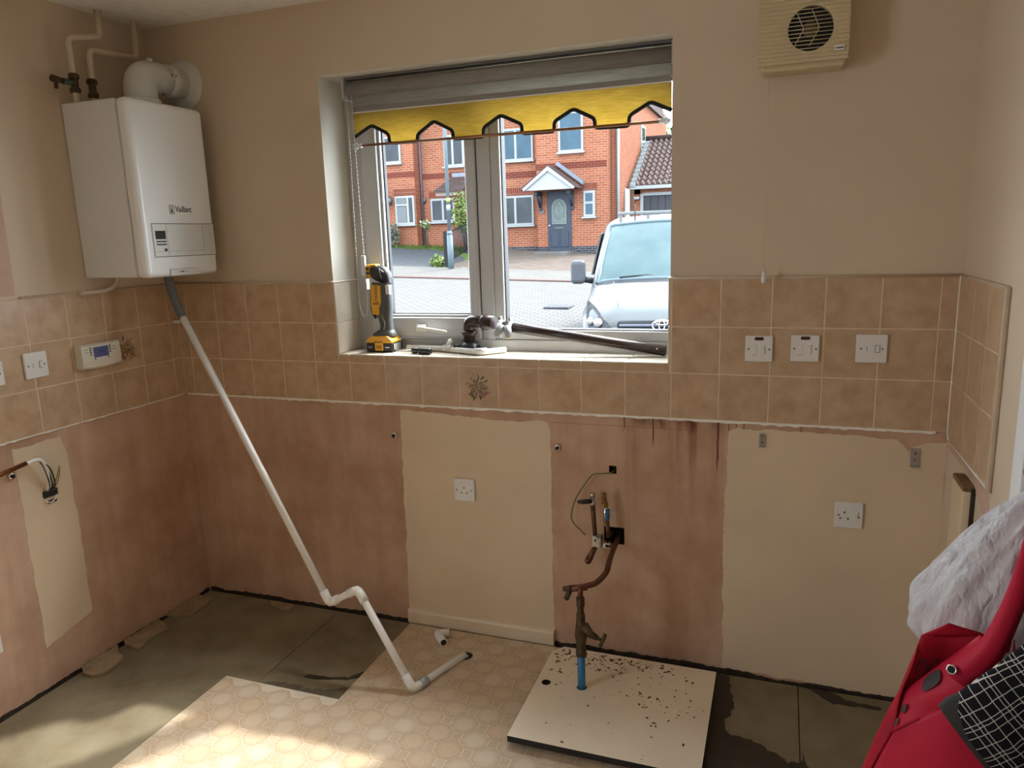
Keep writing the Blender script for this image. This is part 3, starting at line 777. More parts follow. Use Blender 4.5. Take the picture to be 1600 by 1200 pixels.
# porch: white gable, tiled slopes, brackets
pc = thing('porch', None, None, (-4.83, HY, 2.9)); pc.parent = h1; pc.location = Vector((-4.83, HY, 2.9)) - h1.location
gab = ob('gable', MB().prism([(-5.66, HY - .82, 2.93), (-4.00, HY - .82, 2.93), (-4.00, HY - .82, 3.06), (-4.83, HY - .82, 3.62), (-5.66, HY - .82, 3.06)], (0, .08, 0)), M['upvc'], None)
gab.parent = pc; gab.location = -Vector((-4.83, HY, 2.9))
def sub(o, p, base):
    o.parent = p; o.location = -Vector(base); return o
sub(ob('gable_rim', MB().prism([(-5.72, HY - .88, 2.98), (-5.66, HY - .88, 2.92), (-4.83, HY - .88, 3.52), (-4.00, HY - .88, 2.92), (-3.94, HY - .88, 2.98), (-4.83, HY - .88, 3.66)], (0, .08, 0)), M['upvc']), pc, (-4.83, HY, 2.9))
for s in (-1, 1):
    b = MB(); n = 6
    for k in range(n):
        t0, t1 = k / n, (k + 1) / n
        xa, xb = -4.83 + s * .95 * t0, -4.83 + s * .95 * t1; za, zb = 3.70 - .70 * t0, 3.70 - .70 * t1
        b.prism([(xa, HY - .86, za), (xb, HY - .86, zb), (xb, HY - .86, zb - .05), (xa, HY - .86, za - .075)], (0, .86, 0))
    sub(ob('roof_slope', b, M['rooftile']), pc, (-4.83, HY, 2.9))
sub(ob('flashing', MB().prism([(-4.78, HY - .02, 3.76), (-3.86, HY - .02, 3.07), (-3.86, HY - .02, 3.20), (-4.70, HY - .02, 3.84)], (0, -.16, 0)), M['lead']), pc, (-4.83, HY, 2.9))
for x in (-5.36, -4.26):
    sub(ob('bracket', MB().bev(x - .05, x + .05, HY - .55, HY, 2.78, 2.92, .01, 1).bev(x - .05, x + .05, HY - .10, HY, 2.30, 2.9, .01, 1).tube([(x, HY - .06, 2.40), (x, HY - .45, 2.82)], .04, 6), M['doorpaint']), pc, (-4.83, HY, 2.9))
ob('wall_lamp', MB().ball((-5.42, HY - .12, 2.86), .05), M['upvc'], h1)
ob('number_plaque', MB().bev(-5.40, -5.24, HY - .03, HY, 2.20, 2.34, .008, 1), M['black'], h1)
ob('downpipe', MB().tube([(-2.86, HY + .66, .8), (-2.86, HY + .66, 6.2)], .055, 8), M['upvc'], h1)
ob('window', MB().bev(-2.84, -2.77, HY + 4.5, HY + 5.4, 4.32, 5.45, .01, 1), M['upvc'], h1)
ob('pane', MB().box(-2.78, -2.765, HY + 4.62, HY + 5.28, 4.42, 5.35), M['hglass'], h1)
ob('window', MB().bev(-2.84, -2.77, HY + 1.45, HY + 2.2, 1.5, 2.98, .01, 1), M['upvc'], h1)
for z0, z1 in ((1.6, 2.35), (2.5, 2.88)): ob('pane', MB().box(-2.78, -2.765, HY + 1.6, HY + 2.05, z0, z1), M['hglass'], h1)

# left-hand house
h2 = thing('brick_house', 'red brick house with a brown tiled lean-to porch behind the lamp post', 'house', (-9.4, HY, 1.1))
ob('front_wall', MB().box(-10.05, -7.88, HY + .45, HY + 9, .6, 6.3), M['brick'], h2)
ob('wing_wall', MB().box(-16, -10.04, HY, HY + 9, .6, 6.3), M['brick'], h2)
ob('brick_band', MB().box(-16, -10.03, HY - .012, HY + .01, 3.68, 3.86), M['brick_red'], h2)
ob('brick_band', MB().box(-10.05, -7.88, HY + .438, HY + .46, 3.60, 3.78), M['brick_red'], h2)
ob('roof', MB().prism([(-16.2, HY - .5, 6.25), (-16.2, HY + 4.6, 9.1), (-16.2, HY + 9.7, 6.25)], (8.31, 0, 0)), M['rooftile'], h2)
hwindow(h2, -12.1, -10.52, 4.18, 5.1, HY, (-11.35, ), 'hglass', (4.72, (0,)))
hwindow(h2, -10.86, -10.09, 2.03, 3.03, HY, (-10.35,), 'hglass', (2.72, (0,)), curtain=True)
ob('soldier_course', MB().box(-10.90, -10.06, HY - .014, HY + .01, 3.05, 3.28), M['soldier'], h2)
hwindow(h2, -9.66, -8.72, 2.08, 2.90, HY + .45, (-9.18,), 'hglass', None)
ob('soldier_course', MB().box(-9.72, -8.66, HY + .436, HY + .46, 2.92, 3.16), M['soldier'], h2)
hwindow(h2, -9.05, -7.90, 3.98, 5.05, HY + .45, (-8.70, -8.30), 'hglass', None)
ob('downpipe', MB().tube([(-9.98, HY + .40, 1.2), (-9.98, HY + .40, 6.2)], .05, 8), M['drainpipe'], h2)
ob('wall_vent', MB().lathe((-9.93, HY + .44, 2.86), (0, -1, 0), [(0, .10), (.06, .10), (.07, .06)], 14), M['black'], h2)
pr = MB(); 
for k in range(7):
    t0, t1 = k / 7, (k + 1) / 7
    pr.prism([(-9.02 + .28 * t0, HY + .45 - .0 - 1.1 * (1 - t0), 3.05 + .55 * t0), (-9.02 + .28 * t0, HY + .45 - 1.1 * (1 - t0), 3.12 + .55 * t0), (-9.02 + .28 * t0, HY + .45 - 1.1 * (1 - t1), 3.08 + .55 * t1)], (1.10 - .28 * t0, 0, 0))
ob('porch_roof', pr, M['rooftile'], h2)
ob('flashing', MB().box(-8.74, -7.92, HY + .36, HY + .45, 3.60, 3.74), M['lead'], h2)
ob('porch_beam', MB().box(-8.98, -7.92, HY - .55, HY - .48, 2.93, 3.05), M['dooroak'], h2)
ob('porch_door', MB().bev(-8.18, -7.95, HY + .38, HY + .46, 1.0, 2.95, .01, 1), M['dooroak'], h2)
ob('wall_lantern', MB().lathe((-8.30, HY + .28, 2.45), (0, 0, 1), [(0, .03), (.04, .08), (.22, .10), (.30, .03)], 10), M['black'], h2)
ob('wall_lantern', MB().lathe((-11.0, HY - .16, 2.72), (0, 0, 1), [(0, .03), (.04, .08), (.22, .10), (.30, .03)], 10), M['black'], h2)
ob('side_canopy', MB().prism([(-11.9, HY - .9, 2.98), (-11.05, HY - .9, 2.98), (-11.35, HY - .9, 3.35), (-11.9, HY - .9, 3.5)], (0, .9, 0)), M['rooftile'], h2)

# garage with a concrete-tiled roof
ga = thing('brick_garage', 'low brick garage with pale-edged pantile roof and grey boarded door', 'garage', (0.5, 24, .8))
ob('front_wall', MB().box(-2.58, -2.36, 24, 24.2, .5, 3.0).box(-2.58, 4.2, 24, 24.2, 2.78, 3.0), M['brick'], ga)
ob('side_wall', MB().box(3.9, 4.2, 24.2, 30, .5, 3.0), M['brick_side'], ga)
ob('door_frame', MB().box(-2.36, -2.26, 23.98, 24.14, .6, 2.80).box(-2.26, 3.9, 23.98, 24.14, 2.72, 2.82), M['upvc'], ga)
for k in range(24): ob('door_board', MB().bev(-2.26 + k * .25, -2.265 + (k + 1) * .25, 24.05, 24.10, .6, 2.72, .012, 1), M['garagedoor'], ga)
ob('door_backing', MB().box(-2.3, 3.95, 24.11, 24.14, .5, 2.75), M['garagedoor'], ga)
ob('fascia', MB().bev(-2.68, 4.3, 23.62, 23.70, 2.93, 3.10, .01, 1), M['upvc'], ga)
rt = MB(); NC, NR = 34, 11; ex = .19
for r in range(NR):
    y0 = 23.6 + r * .29; z0 = 3.06 + r * .165
    rows = [[], []]
    for c in range(NC * 6 + 1):
        x = -2.5 + c * ex / 6; u = (c % 6) / 6; hgt = .045 * math.sin(u * 2 * PI)
        rows[0].append((x, y0, z0 + .055 + hgt)); rows[1].append((x, y0 + .33, z0 + .055 + .165 + hgt - .03))
    rt.grid(rows, 0, True)
    rt.add([p for p in rows[0]] + [(p[0], p[1] + .02, z0 - .01) for p in rows[0]], [(i, i + 1, i + 2 + NC * 6, i + 1 + NC * 6) for i in range(NC * 6)])
ob('roof_tiles', rt, M['rooftile'], ga, kind='stuff')
for r in range(NR): ob('verge_tile', MB().bev(-2.66, -2.46, 23.58 + r * .29, 23.90 + r * .29, 3.02 + r * .165, 3.17 + r * .165, .015, 1), M['mortar_roof'], ga)
ob('ridge', MB().tube([(-2.66, 26.84, 4.93), (4.3, 26.84, 4.93)], .11, 8), M['rooftile'], ga)
ob('security_light', MB().bev(-2.56, -2.38, 23.78, 23.98, 2.60, 2.70, .01, 1), M['upvc'], ga)

# plants
def foliage(cx, cy, cz, rx, ry, rz, n, sz, seed, shell=.55):
    r = random.Random(seed); b = MB()
    for _ in range(n):
        while True:
            p = Vector((r.uniform(-1, 1), r.uniform(-1, 1), r.uniform(-1, 1)))
            if shell < p.length < 1: break
        k = 1 + .18 * math.sin(5 * p.x + seed) * math.cos(4 * p.z)
        c = Vector((cx + p.x * rx * k, cy + p.y * ry * k, cz + p.z * rz * k))
        d = Vector((r.uniform(-1, 1), r.uniform(-1, 1), r.uniform(-.6, 1))).normalized(); w = d.orthogonal().normalized()
        L = sz * r.uniform(.6, 1.3)
        b.add([c, c + d * L * .5 + w * L * .3, c + d * L, c + d * L * .5 - w * L * .3], [(0, 1, 2, 3)], r.choice((0, 0, 1)))
    return b
M['leaf'] = pmx('mid_green_leaf', (.16, .25, .05), .6, .35, 9)
M['leaf2'] = pmx('pale_green_leaf', (.36, .42, .17), .6, .3, 9)
M['greyleaf'] = pmx('grey_green_leaf', (.15, .17, .11), .7, .3, 9)
M['greyleaf2'] = pmx('pale_grey_leaf', (.31, .32, .25), .7, .3, 9)
M['bark'] = pmx('brown_bark', (.14, .10, .075), .9, .3, 30)
M['petal'] = pmx('white_petal', (.75, .76, .66), .6, .1, 9)
z0 = gz(-11, 21.6)
t = thing('hedge_bush', 'clipped grey-green bush under the ground-floor window of the brick house', 'bush', (-11.0, 21.5, z0))
ob('foliage', foliage(-11.0, 21.5, z0 + .40, .48, .45, .42, 1300, .09, 1), [M['greyleaf'], M['greyleaf2']], t); ob('stem', MB().tube([(-11, 21.5, z0 - .05), (-11, 21.5, z0 + .4)], .04, 6), M['bark'], t)
z0 = gz(-7.8, 20.8)
t = thing('garden_tree', 'small leafy garden tree with a slender trunk beside the lamp post', 'tree', (-7.75, 20.8, z0))
ob('trunk', MB().tube(smooth_path([(-7.66, 20.8, z0 - .1), (-7.72, 20.8, z0 + .55), (-7.80, 20.8, z0 + 1.1), (-7.72, 20.8, z0 + 1.7)], 4), .035, 7), M['bark'], t)
ob('foliage', foliage(-7.68, 20.8, z0 + 1.25, .40, .4, .75, 900, .11, 2, .2), [M['leaf'], M['leaf2']], t)
z0 = gz(-9.5, 21.7)
t = thing('rose_bush', 'small flowering bush on thin stems below the drainpipe', 'bush', (-9.55, 21.7, z0))
ob('stem', MB().tube([(-9.55, 21.7, z0 - .05), (-9.52, 21.7, z0 + .7)], .025, 6).tube([(-9.45, 21.7, z0 - .05), (-9.53, 21.7, z0 + .65)], .02, 6), M['bark'], t)
ob('foliage', foliage(-9.53, 21.65, z0 + .78, .17, .17, .18, 160, .09, 4, .1), [M['leaf'], M['petal']], t)
z0 = gz(-6.9, 17.3)
t = thing('weed_clump', 'low clump of yellow-green weeds at the foot of the railing', 'plant', (-7.05, 17.4, z0))
ob('foliage', foliage(-7.05, 17.4, z0 + .10, .26, .2, .20, 260, .12, 6, .1), [M['leaf'], M['leaf2']], t)
t = thing('tall_tree', 'pale green tree standing beyond the garage roof', 'tree', (-1.0, 36, .9))
ob('trunk', MB().tube([(-1.0, 36, .5), (-1, 36, 4.4)], .2, 8), M['bark'], t)
ob('foliage', foliage(-1.2, 36, 5.5, 2.4, 1.6, 1.5, 1800, .34, 9, .4), [M['leaf'], M['leaf2']], t)

# lamp post and railing
M['galv'] = pmx('galvanised_post', (.18, .235, .27), .5, .08, 6)
lz = gz(-6.45, 16.9)
lp = thing('lamp_post', 'pale grey steel lamp post with a thicker base beside the road', 'lamp post', (-6.45, 16.9, lz))
ob('base', MB().tube([(-6.45, 16.9, lz - .1), (-6.45, 16.9, lz + .98)], .085, 12), M['galv'], lp)
ob('collar', MB().lathe((-6.45, 16.9, lz + .96), (0, 0, 1), [(0, .085), (.05, .085), (.11, .055)], 12), M['galv'], lp)
ob('pole', MB().tube([(-6.45, 16.9, lz + 1.0), (-6.45, 16.9, lz + 6.0)], .05, 12), M['galv'], lp)
ob('band', MB().lathe((-6.45, 16.9, lz + 1.86), (0, 0, 1), [(0, .056), (.10, .056)], 12), pmx('yellow_band', (.62, .66, .12), .6), lp)
ob('band', MB().lathe((-6.45, 16.9, lz + 1.62), (0, 0, 1), [(0, .057), (.16, .057)], 12), M['upvc'], lp)
M['blackiron'] = pmx('black_painted_iron', (.02, .022, .028), .5, .1, 9)
rl = thing('railing', 'low black iron railing running back from the lamp post', 'railing', (-7.2, 19, gz(-7.2, 19)))
A, B = (-6.78, 17.3), (-7.55, 20.7)
for k in range(2):
    x, y = (A, B)[k]; ob('post', MB().box(x - .04, x + .04, y - .04, y + .04, gz(x, y) - .05, gz(x, y) + 1.02), M['blackiron'], rl)
for hh in (.12, .95): ob('rail', MB().tube([(A[0], A[1], gz(*A) + hh), (B[0], B[1], gz(*B) + hh)], .022, 6), M['blackiron'], rl)
for k in range(1, 26):
    t_ = k / 26; x = A[0] + (B[0] - A[0]) * t_; y = A[1] + (B[1] - A[1]) * t_; ob('bar', MB().tube([(x, y, gz(x, y) + .12), (x, y, gz(x, y) + .95)], .009, 5), M['blackiron'], rl)
ob('drain_cover', MB().bev(-1.95, -1.45, 11.2, 11.7, gz(-1.7, 11.2), gz(-1.7, 11.7) + .012, .01, 1), pmx('dark_iron_cover', (.10, .10, .12), .6, .3, 20), None, label='dark rectangular iron cover set in the block paved road', cat='drain cover')
# ---------------------------------------------------------------- fruit print on two decor tiles
FR = [pm('fruit_print_%d' % i, c, .35, .25, 120) for i, c in enumerate([(.42, .27, .11), (.33, .13, .06), (.13, .12, .05), (.36, .10, .07), (.24, .19, .16), (.07, .06, .035)])]
def fruit(axis, tile, seed):
    r = random.Random(seed); b = MB(); k = [0]
    def disc(u, v, ru, rv, mi, a=0, n=9):
        k[0] += 1; d = .00305 + .00002 * k[0]; P = []
        for i in range(n):
            t = 2 * PI * i / n; x, y = ru * math.cos(t), rv * math.sin(t)
            x, y = u + x * math.cos(a) - y * math.sin(a), v + x * math.sin(a) + y * math.cos(a)
            P.append((x, -d, y) if axis == 'y' else (d, x, y))
        b.add(P, [list(range(n))], mi)
    for _ in range(36):
        a = r.uniform(0, 6.28); q = r.uniform(.018, .046)
        disc(q * math.cos(a), q * math.sin(a), r.uniform(.005, .011), r.uniform(.0018, .0038), r.choice((2, 2, 5, 4)), a + r.uniform(-.8, .8), 6)
    for u, v, rad, mi in ((-.008, .006, .015, 0), (.013, .012, .014, 0), (.004, -.006, .013, 1 if axis == 'x' else 4), (-.022, -.012, .010, 3), (-.014, -.03, .008, 1), (.026, -.020, .009, 3), (.03, .0, .008, 4), (-.028, .008, .008, 1), (.018, -.032, .006, 3)):
        disc(u, v, rad, rad * .9, mi); disc(u - rad * .25, v + rad * .25, rad * .45, rad * .4, 0 if mi != 0 else 4)
    for _ in range(22):
        disc(r.gauss(0, .022), r.gauss(0, .02), r.uniform(.004, .009), r.uniform(.0008, .0018), r.choice((2, 5, 5, 4)), r.uniform(0, 3.1), 6)
    o = ob('fruit_print', b, FR, tile); o.location = (0, 0, 0)
for ax, t in decor: fruit(ax, t, 11 if ax == 'x' else 5)

# ---------------------------------------------------------------- boiler on the left wall
M['enamel'] = pm('white_enamel', (.86, .87, .86), .16, .015, 3, coat=.4)
M['enamel_side'] = pm('white_powder_coat', (.76, .76, .75), .4, .02, 3)
M['panelgrey'] = pm('pale_grey_panel', (.70, .70, .67), .3, .02, 3)
M['ink'] = pm('dark_printing', (.03, .032, .034), .5, .05, 10)
M['line'] = pm('panel_gap_shadow_grey', (.16, .16, .155), .6, .05, 10)
M['lcd'] = pm('dark_lcd', (.035, .042, .036), .15, .1, 8)
bo = thing('gas_boiler', 'white wall-hung gas boiler with control panel in the wall corner', 'boiler', (.0, -.23, 1.40))
ob('casing', MB().bev(-.004, .234, -.404, -.055, 1.402, 1.998, .004, 2), M['enamel_side'], bo)
ob('front_cover', MB().bev(.2345, .288, -.406, -.053, 1.398, 2.001, .020, 7), M['enamel'], bo)
pn = ob('control_panel', MB().bev(.286, .2895, -.363, -.062, 1.470, 1.584, .0015, 1), M['panelgrey'], bo)
px = .2898
def prt(name, y0, y1, z0, z1, mat, par, t=.0006, x=px): 
    o = ob(name, MB().box(x - .0004, x + t, y0, y1, z0, z1), mat, par); o.location = (0, 0, 0) if par.type == 'MESH' else o.location; return o
prt('lcd_screen', -.352, -.306, 1.531, 1.560, M['lcd'], pn)
for z in (1.523, 1.513):
    for k in range(2): prt('button', -.350 + k * .023, -.330 + k * .023, z - .003, z + .002, M['ink'], pn, .0015)
o = ob('reset_button', MB().lathe((px - .0005, -.312, 1.4935), (1, 0, 0), [(0, .0058), (.003, .0052)], 14), M['ink'], pn); o.location = (0, 0, 0)
for a in ((-.364, -.075, 1.584, 1.5858), (-.364, -.068, 1.4685, 1.4703), (-.3645, -.363, 1.4685, 1.5858), (-.300, -.2992, 1.472, 1.582), (-.122, -.1212, 1.488, 1.582), (-.36, -.122, 1.4875, 1.4882)):
    prt('panel_gap', a[0], a[1], a[2], a[3], M['line'], pn, .0003 if a[2] != 1.4875 else .0002)
prt('badge_plate', -.303, -.153, 1.402, 1.4245, M['panelgrey'], bo, .0012, .2882)
prt('badge_line', -.303, -.18, 1.424, 1.4252, M['line'], bo, .0016, .2884); prt('badge_line', -.304, -.3028, 1.402, 1.4252, M['line'], bo, .0016, .2884)
prt('badge_line', -.265, -.225, 1.4125, 1.414, M['ink'], bo, .0024, .2884); prt('badge_line', -.250, -.240, 1.414, 1.4165, M['ink'], bo, .0024, .2884)
prt('cover_seam', -.404, -.20, 1.672, 1.6726, M['panelgrey'], bo, .0004, .2882)
text('brand_lettering', 'Vaillant', (.2884, -.205, 1.6355), (0, 1, 0), (0, 0, 1), .031, M['ink'], bo, .0006, .86)
em = MB(); 
em.bev(.2880, .2890, -.272, -.250, 1.620, 1.650, .0004, 1)
ob('brand_emblem', em, M['ink'], bo)
ob('brand_emblem_inset', MB().box(.2885, .2893, -.2695, -.2525, 1.6225, 1.6475), M['enamel'], bo)
ob('brand_emblem_hare', MB().box(.2888, .2896, -.266, -.2585, 1.6245, 1.635).box(.2888, .2896, -.265, -.2625, 1.635, 1.645).box(.2888, .2896, -.2595, -.257, 1.635, 1.645).box(.2888, .2896, -.2675, -.255, 1.6245, 1.6275), M['ink'], bo)
# flue elbow into the back wall
M['flue'] = pm('white_flue_plastic', (.66, .66, .62), .38, .03, 4)
fu = thing('boiler_flue', 'white flue elbow running from the boiler top into the back wall', 'flue', (.155, -.205, 2.0))
fx, fz = .158, 2.112
ob('collar', MB().lathe((fx, -.205, 1.996), (0, 0, 1), [(0, .064), (.028, .064), (.034, .058)], 28), M['flue'], fu)
ob('elbow', MB().tube(fillet([(fx, -.205, 2.0), (fx, -.205, fz), (fx, -.06, fz)], .075, 12), .056, 28), M['flue'], fu)
ob('tail', MB().lathe((fx, -.09, fz), (0, 1, 0), [(0, .0565), (.004, .0585), (.03, .0585), (.034, .0545), (.095, .0545)], 28), M['flue'], fu)
ob('wall_flange', MB().lathe((fx, .007, fz), (0, -1, 0), [(0, .093), (.006, .092), (.016, .074), (.022, .060), (.024, .056)], 32), M['flue'], fu)
ob('lug', MB().bev(fx - .008, fx + .008, -.16, -.14, fz + .050, fz + .066, .002, 1), M['flue'], fu)
ob('lug', MB().bev(.19, .215, -.29, -.275, 1.997, 2.018, .002, 1), M['flue'], fu); ob('lug', MB().bev(.20, .23, -.125, -.09, 1.997, 2.012, .002, 1), M['flue'], fu)
for y, dz in ((-.105, .012), (-.085, .010), (-.155, -.062)):
    ob('screw', MB().lathe((fx + .055, y, fz + dz), (1, 0, 0), [(-.004, .005), (.002, .0045), (.003, .002)], 10), M['line'], fu)

# painted heating pipes from ceiling to boiler
M['pipepaint'] = pm('cream_painted_pipe', (.62, .52, .38), .45, .06, 6)
def hpipe(name, label, pts, valve, lever):
    t = thing(name, label, 'heating pipe', pts[-1])
    ob('pipe', MB().tube(fillet(pts, .022, 6), .0105, 14), M['pipepaint'], t)
    x, y, z = valve
    ob('valve', MB().lathe((x, y, z - .032), (0, 0, 1), [(0, .013), (.002, .017), (.016, .017), (.018, .012), (.044, .012), (.046, .017), (.060, .017), (.064, .013)], 8, sm=False), M['darkbrass'], t)
    if lever:
        ob('valve_stem', MB().tube([(x, y, z), (x, y - .045, z)], .010, 10), pm('green_valve_body', (.05, .09, .06), .5), t)
        ob('valve_lever', MB().tube([(x, y - .04, z), (x, y - .085, z + .003)], [.009, .012], 8).tube([(x, y - .07, z), (x, y - .073, z - .028)], .006, 8), M['darkbrass'], t)
    return t
hpipe('heating_pipe', 'cream painted heating pipe with a drain valve, zigzagging from ceiling to boiler', [(.055, -.255, 2.335), (.055, -.258, 2.238), (.055, -.392, 2.208), (.055, -.388, 1.995)], (.055, -.389, 2.062), True)
hpipe('heating_pipe', 'cream painted heating pipe without side valve, nearer the flue', [(.055, -.100, 2.335), (.055, -.103, 2.198), (.055, -.312, 2.184), (.055, -.318, 1.995)], (.055, -.318, 2.056), False)
ob('ceiling_collar', MB().lathe((.055, -.255, 2.33), (0, 0, -1), [(0, .019), (.003, .018)], 16), M['white'], None, label='white collar plate where the zigzag pipe meets the ceiling', cat='pipe collar')
ob('cable_trunking', MB().tube(smooth_path([(.012, -.45, 1.352), (.014, -.39, 1.352), (.02, -.345, 1.356), (.03, -.315, 1.372), (.035, -.300, 1.402)], 5), .0085, 10), M['pipepaint'], None, label='cream cable curving along the tile top beneath the boiler', cat='cable')

# ---------------------------------------------------------------- condensate pipe leaning down to the floor
M['overflow'] = pm('white_overflow_pipe', (.80, .78, .73), .35, .05, 7)
M['rubber'] = pm('grey_rubber_hose', (.12, .125, .13), .6, .1, 10)
cp = thing('condensate_pipe', 'long white plastic pipe slanting from the boiler down to the floor', 'drain pipe', (1.22, -.42, 0))
A0, A1, E1, E2, E3, HO = (.205, -.232, 1.41), (.232, -.228, 1.275), (.869, -.34, .230), (1.005, -.36, .312), (1.238, -.432, .017), (1.317, -.185, .012)
def along(a, b, t): return tuple(a[i] + (b[i] - a[i]) * t for i in range(3))
ob('hose', MB().tube(smooth_path([A0, (.210, -.231, 1.35), A1, along(A1, E1, .03)], 5), .0155, 14), M['rubber'], cp)
ob('pipe', MB().tube([A1, E1], .0125, 16), M['overflow'], cp)
ob('elbow', MB().tube(fillet([along(A1, E1, .96), E1, along(E1, E2, .30)], .022, 7), .0158, 16), M['overflow'], cp)
ob('pipe', MB().tube([E1, E2], .0125, 16), M['overflow'], cp)
ob('elbow', MB().tube(fillet([along(E1, E2, .70), E2, along(E2, E3, .13)], .022, 7), .0158, 16), M['overflow'], cp)
ob('pipe', MB().tube([E2, E3], .0125, 16), M['overflow'], cp)
ob('elbow', MB().tube(fillet([along(E2, E3, .86), E3, along(E3, HO, .16)], .020, 7), .0158, 16), M['overflow'], cp)
ob('connector', MB().tube([along(E3, HO, .12), along(E3, HO, .25)], .0172, 16), M['greyplastic'], cp)
ob('pipe', MB().tube([along(E3, HO, .1), HO, (1.325, -.165, -.02)], .0125, 16), M['overflow'], cp)
hz = .0032
ob('floor_hole', MB().lathe((1.320, -.176, .0026), (0, 0, 1), [(0, .026), (.0008, .026)], 20), M['screwhole'], vin)
ob('hole_rim', MB().tube([(1.320 + .027 * math.cos(a), -.176 + .027 * math.sin(a), hz) for a in [2 * PI * k / 24 for k in range(24)]], .0022, 6, closed=True), M['greyplastic'], vin)
ob('elbow_fitting', MB().tube(fillet([(1.205, -.066, .017), (1.160, -.085, .017), (1.212, -.135, .017)], .02, 7), .0155, 16).tube([(1.209, -.132, .017), (1.2135, -.1365, .017)], .0125, 14), M['overflow'], None, label='loose white elbow fitting lying on the vinyl near the skirting', cat='pipe fitting')
ob('bore', MB().tube([(1.2115, -.1345, .017), (1.2145, -.1375, .017)], .0115, 14), M['screwhole'], bpy.data.objects['elbow_fitting'])
ob('pipe_clip', MB().bev(.0, .028, -.030, -.010, 1.194, 1.206, .002, 1), M['white'], None, label='small white clip on the corner tiles behind the slanting pipe', cat='pipe clip')

# ---------------------------------------------------------------- switch plates, sockets, programmer
def plate(name, label, cat, cx, cz, kind, group=None, w=.082, h=.082, y=0.0, side=False):
    # side=False: on the back wall facing -y, else on the left wall facing +x (cx is then the y coordinate)
    def m(u, d, v): return (cx + u, y - d, cz + v) if not side else (y + d, cx + u, cz + v)
    t = thing(name, label, cat, m(0, 0, 0), group)
    def bx(nm, u0, u1, d0, d1, v0, v1, mat, par=t, bv=.0015):
        a, b = m(u0, d0, v0), m(u1, d1, v1)
        lo = [min(a[i], b[i]) for i in range(3)]; hi = [max(a[i], b[i]) for i in range(3)]
        o = ob(nm, MB().bev(lo[0], hi[0], lo[1], hi[1], lo[2], hi[2], bv, 1), mat, par); return o
    def scr(u, v, r=.0032):
        ax = (0, -1, 0) if not side else (1, 0, 0)
        ob('screw', MB().lathe(m(u, .0086, v), ax, [(0, r), (.0012, r * .9), (.0013, r * .4)], 10), M['line'], t)
    bx('faceplate', -w / 2, w / 2, 0, .009, -h / 2, h / 2, M['white'], t, .0025)
    e = .0092
    if kind == 'fcu_neon':
        scr(-.031, -.001); scr(.031, -.001)
        bx('neon', -.013, .013, .0085, .0105, .027, .037, pm('red_neon_window', (.06, .008, .006), .3), t, .001)
        bx('fuse_carrier', -.022, -.006, .0085, .0106, -.020, .012, M['white'], t, .001); bx('fuse_slot', -.017, -.011, .0088, .0112, -.0205, -.019, M['line'], t, .0003)
        bx('rocker', .007, .018, .0085, .0130, -.015, .010, M['white'], t, .0015); bx('rocker_gap', .006, .019, .0086, .0093, -.016, .011, M['panelgrey'], t, .0002)
    if kind == 'fcu':
        scr(-.029, .0); scr(.029, .0)
        bx('cord_slot', -.0135, -.0120, .0085, .0096, -.007, .007, M['line'], t, .0003)
        bx('rocker', .010, .021, .0085, .0125, -.010, .010, M['white'], t, .0015); bx('rocker_gap', .0085, .0225, .0086, .0093, -.0115, .0115, M['line'], t, .0002)
        bx('fuse_carrier', -.004, .006, .0085, .0100, -.010, .010, M['white'], t, .0006)
    if kind in ('socket', 'switched'):
        ou = -.013 if kind == 'switched' else 0
        scr(-.029, .0); scr(.029, -.004 if kind == 'switched' else 0)
        bx('earth_slot', ou - .002, ou + .002, .0085, .0094, .006, .013, M['screwhole'], t, .0003)
        for s in (-1, 1): bx('pin_slot', ou + s * .011 - .0032, ou + s * .011 + .0032, .0085, .0094, -.0125, -.0085, M['screwhole'], t, .0003)
        if kind == 'switched': bx('rocker', .017, .026, .0085, .0135, -.004, .016, M['white'], t, .0015)
    return t
g = 'fused switches beside the window'
plate('fused_switch', 'white fused switch with red neon on the tiles, nearest the window', 'switch', 2.296, 1.133, 'fcu_neon', g)
plate('fused_switch', 'white fused switch with red neon on the tiles, middle of the row of three', 'switch', 2.430, 1.137, 'fcu_neon', g)
plate('fused_switch', 'white fused switch without neon on the tiles, nearest the right corner', 'switch', 2.614, 1.140, 'fcu', g, .085, .085)
plate('wall_socket', 'single white unswitched socket on the cream patch below the window', 'socket', 1.267, .576, 'socket', None, .084, .086, .0045)
plate('wall_socket', 'single white switched socket on the large cream patch below the switches', 'socket', 2.580, .611, 'switched', None, .081, .085, .0045)
plate('fused_switch', 'white fused switch on the left wall tiles beside the heating programmer', 'switch', -.651, 1.128, 'fcu', None, .083, .087, 0, True)
plate('wall_socket', 'white socket plate on the left wall tiles at the frame edge', 'socket', -.807, 1.122, 'socket', None, .084, .078, 0, True)
plate('wall_socket', 'white socket plate low on the bare plaster of the left wall', 'socket', -.958, .262, 'socket', None, .084, .084, LW, True)

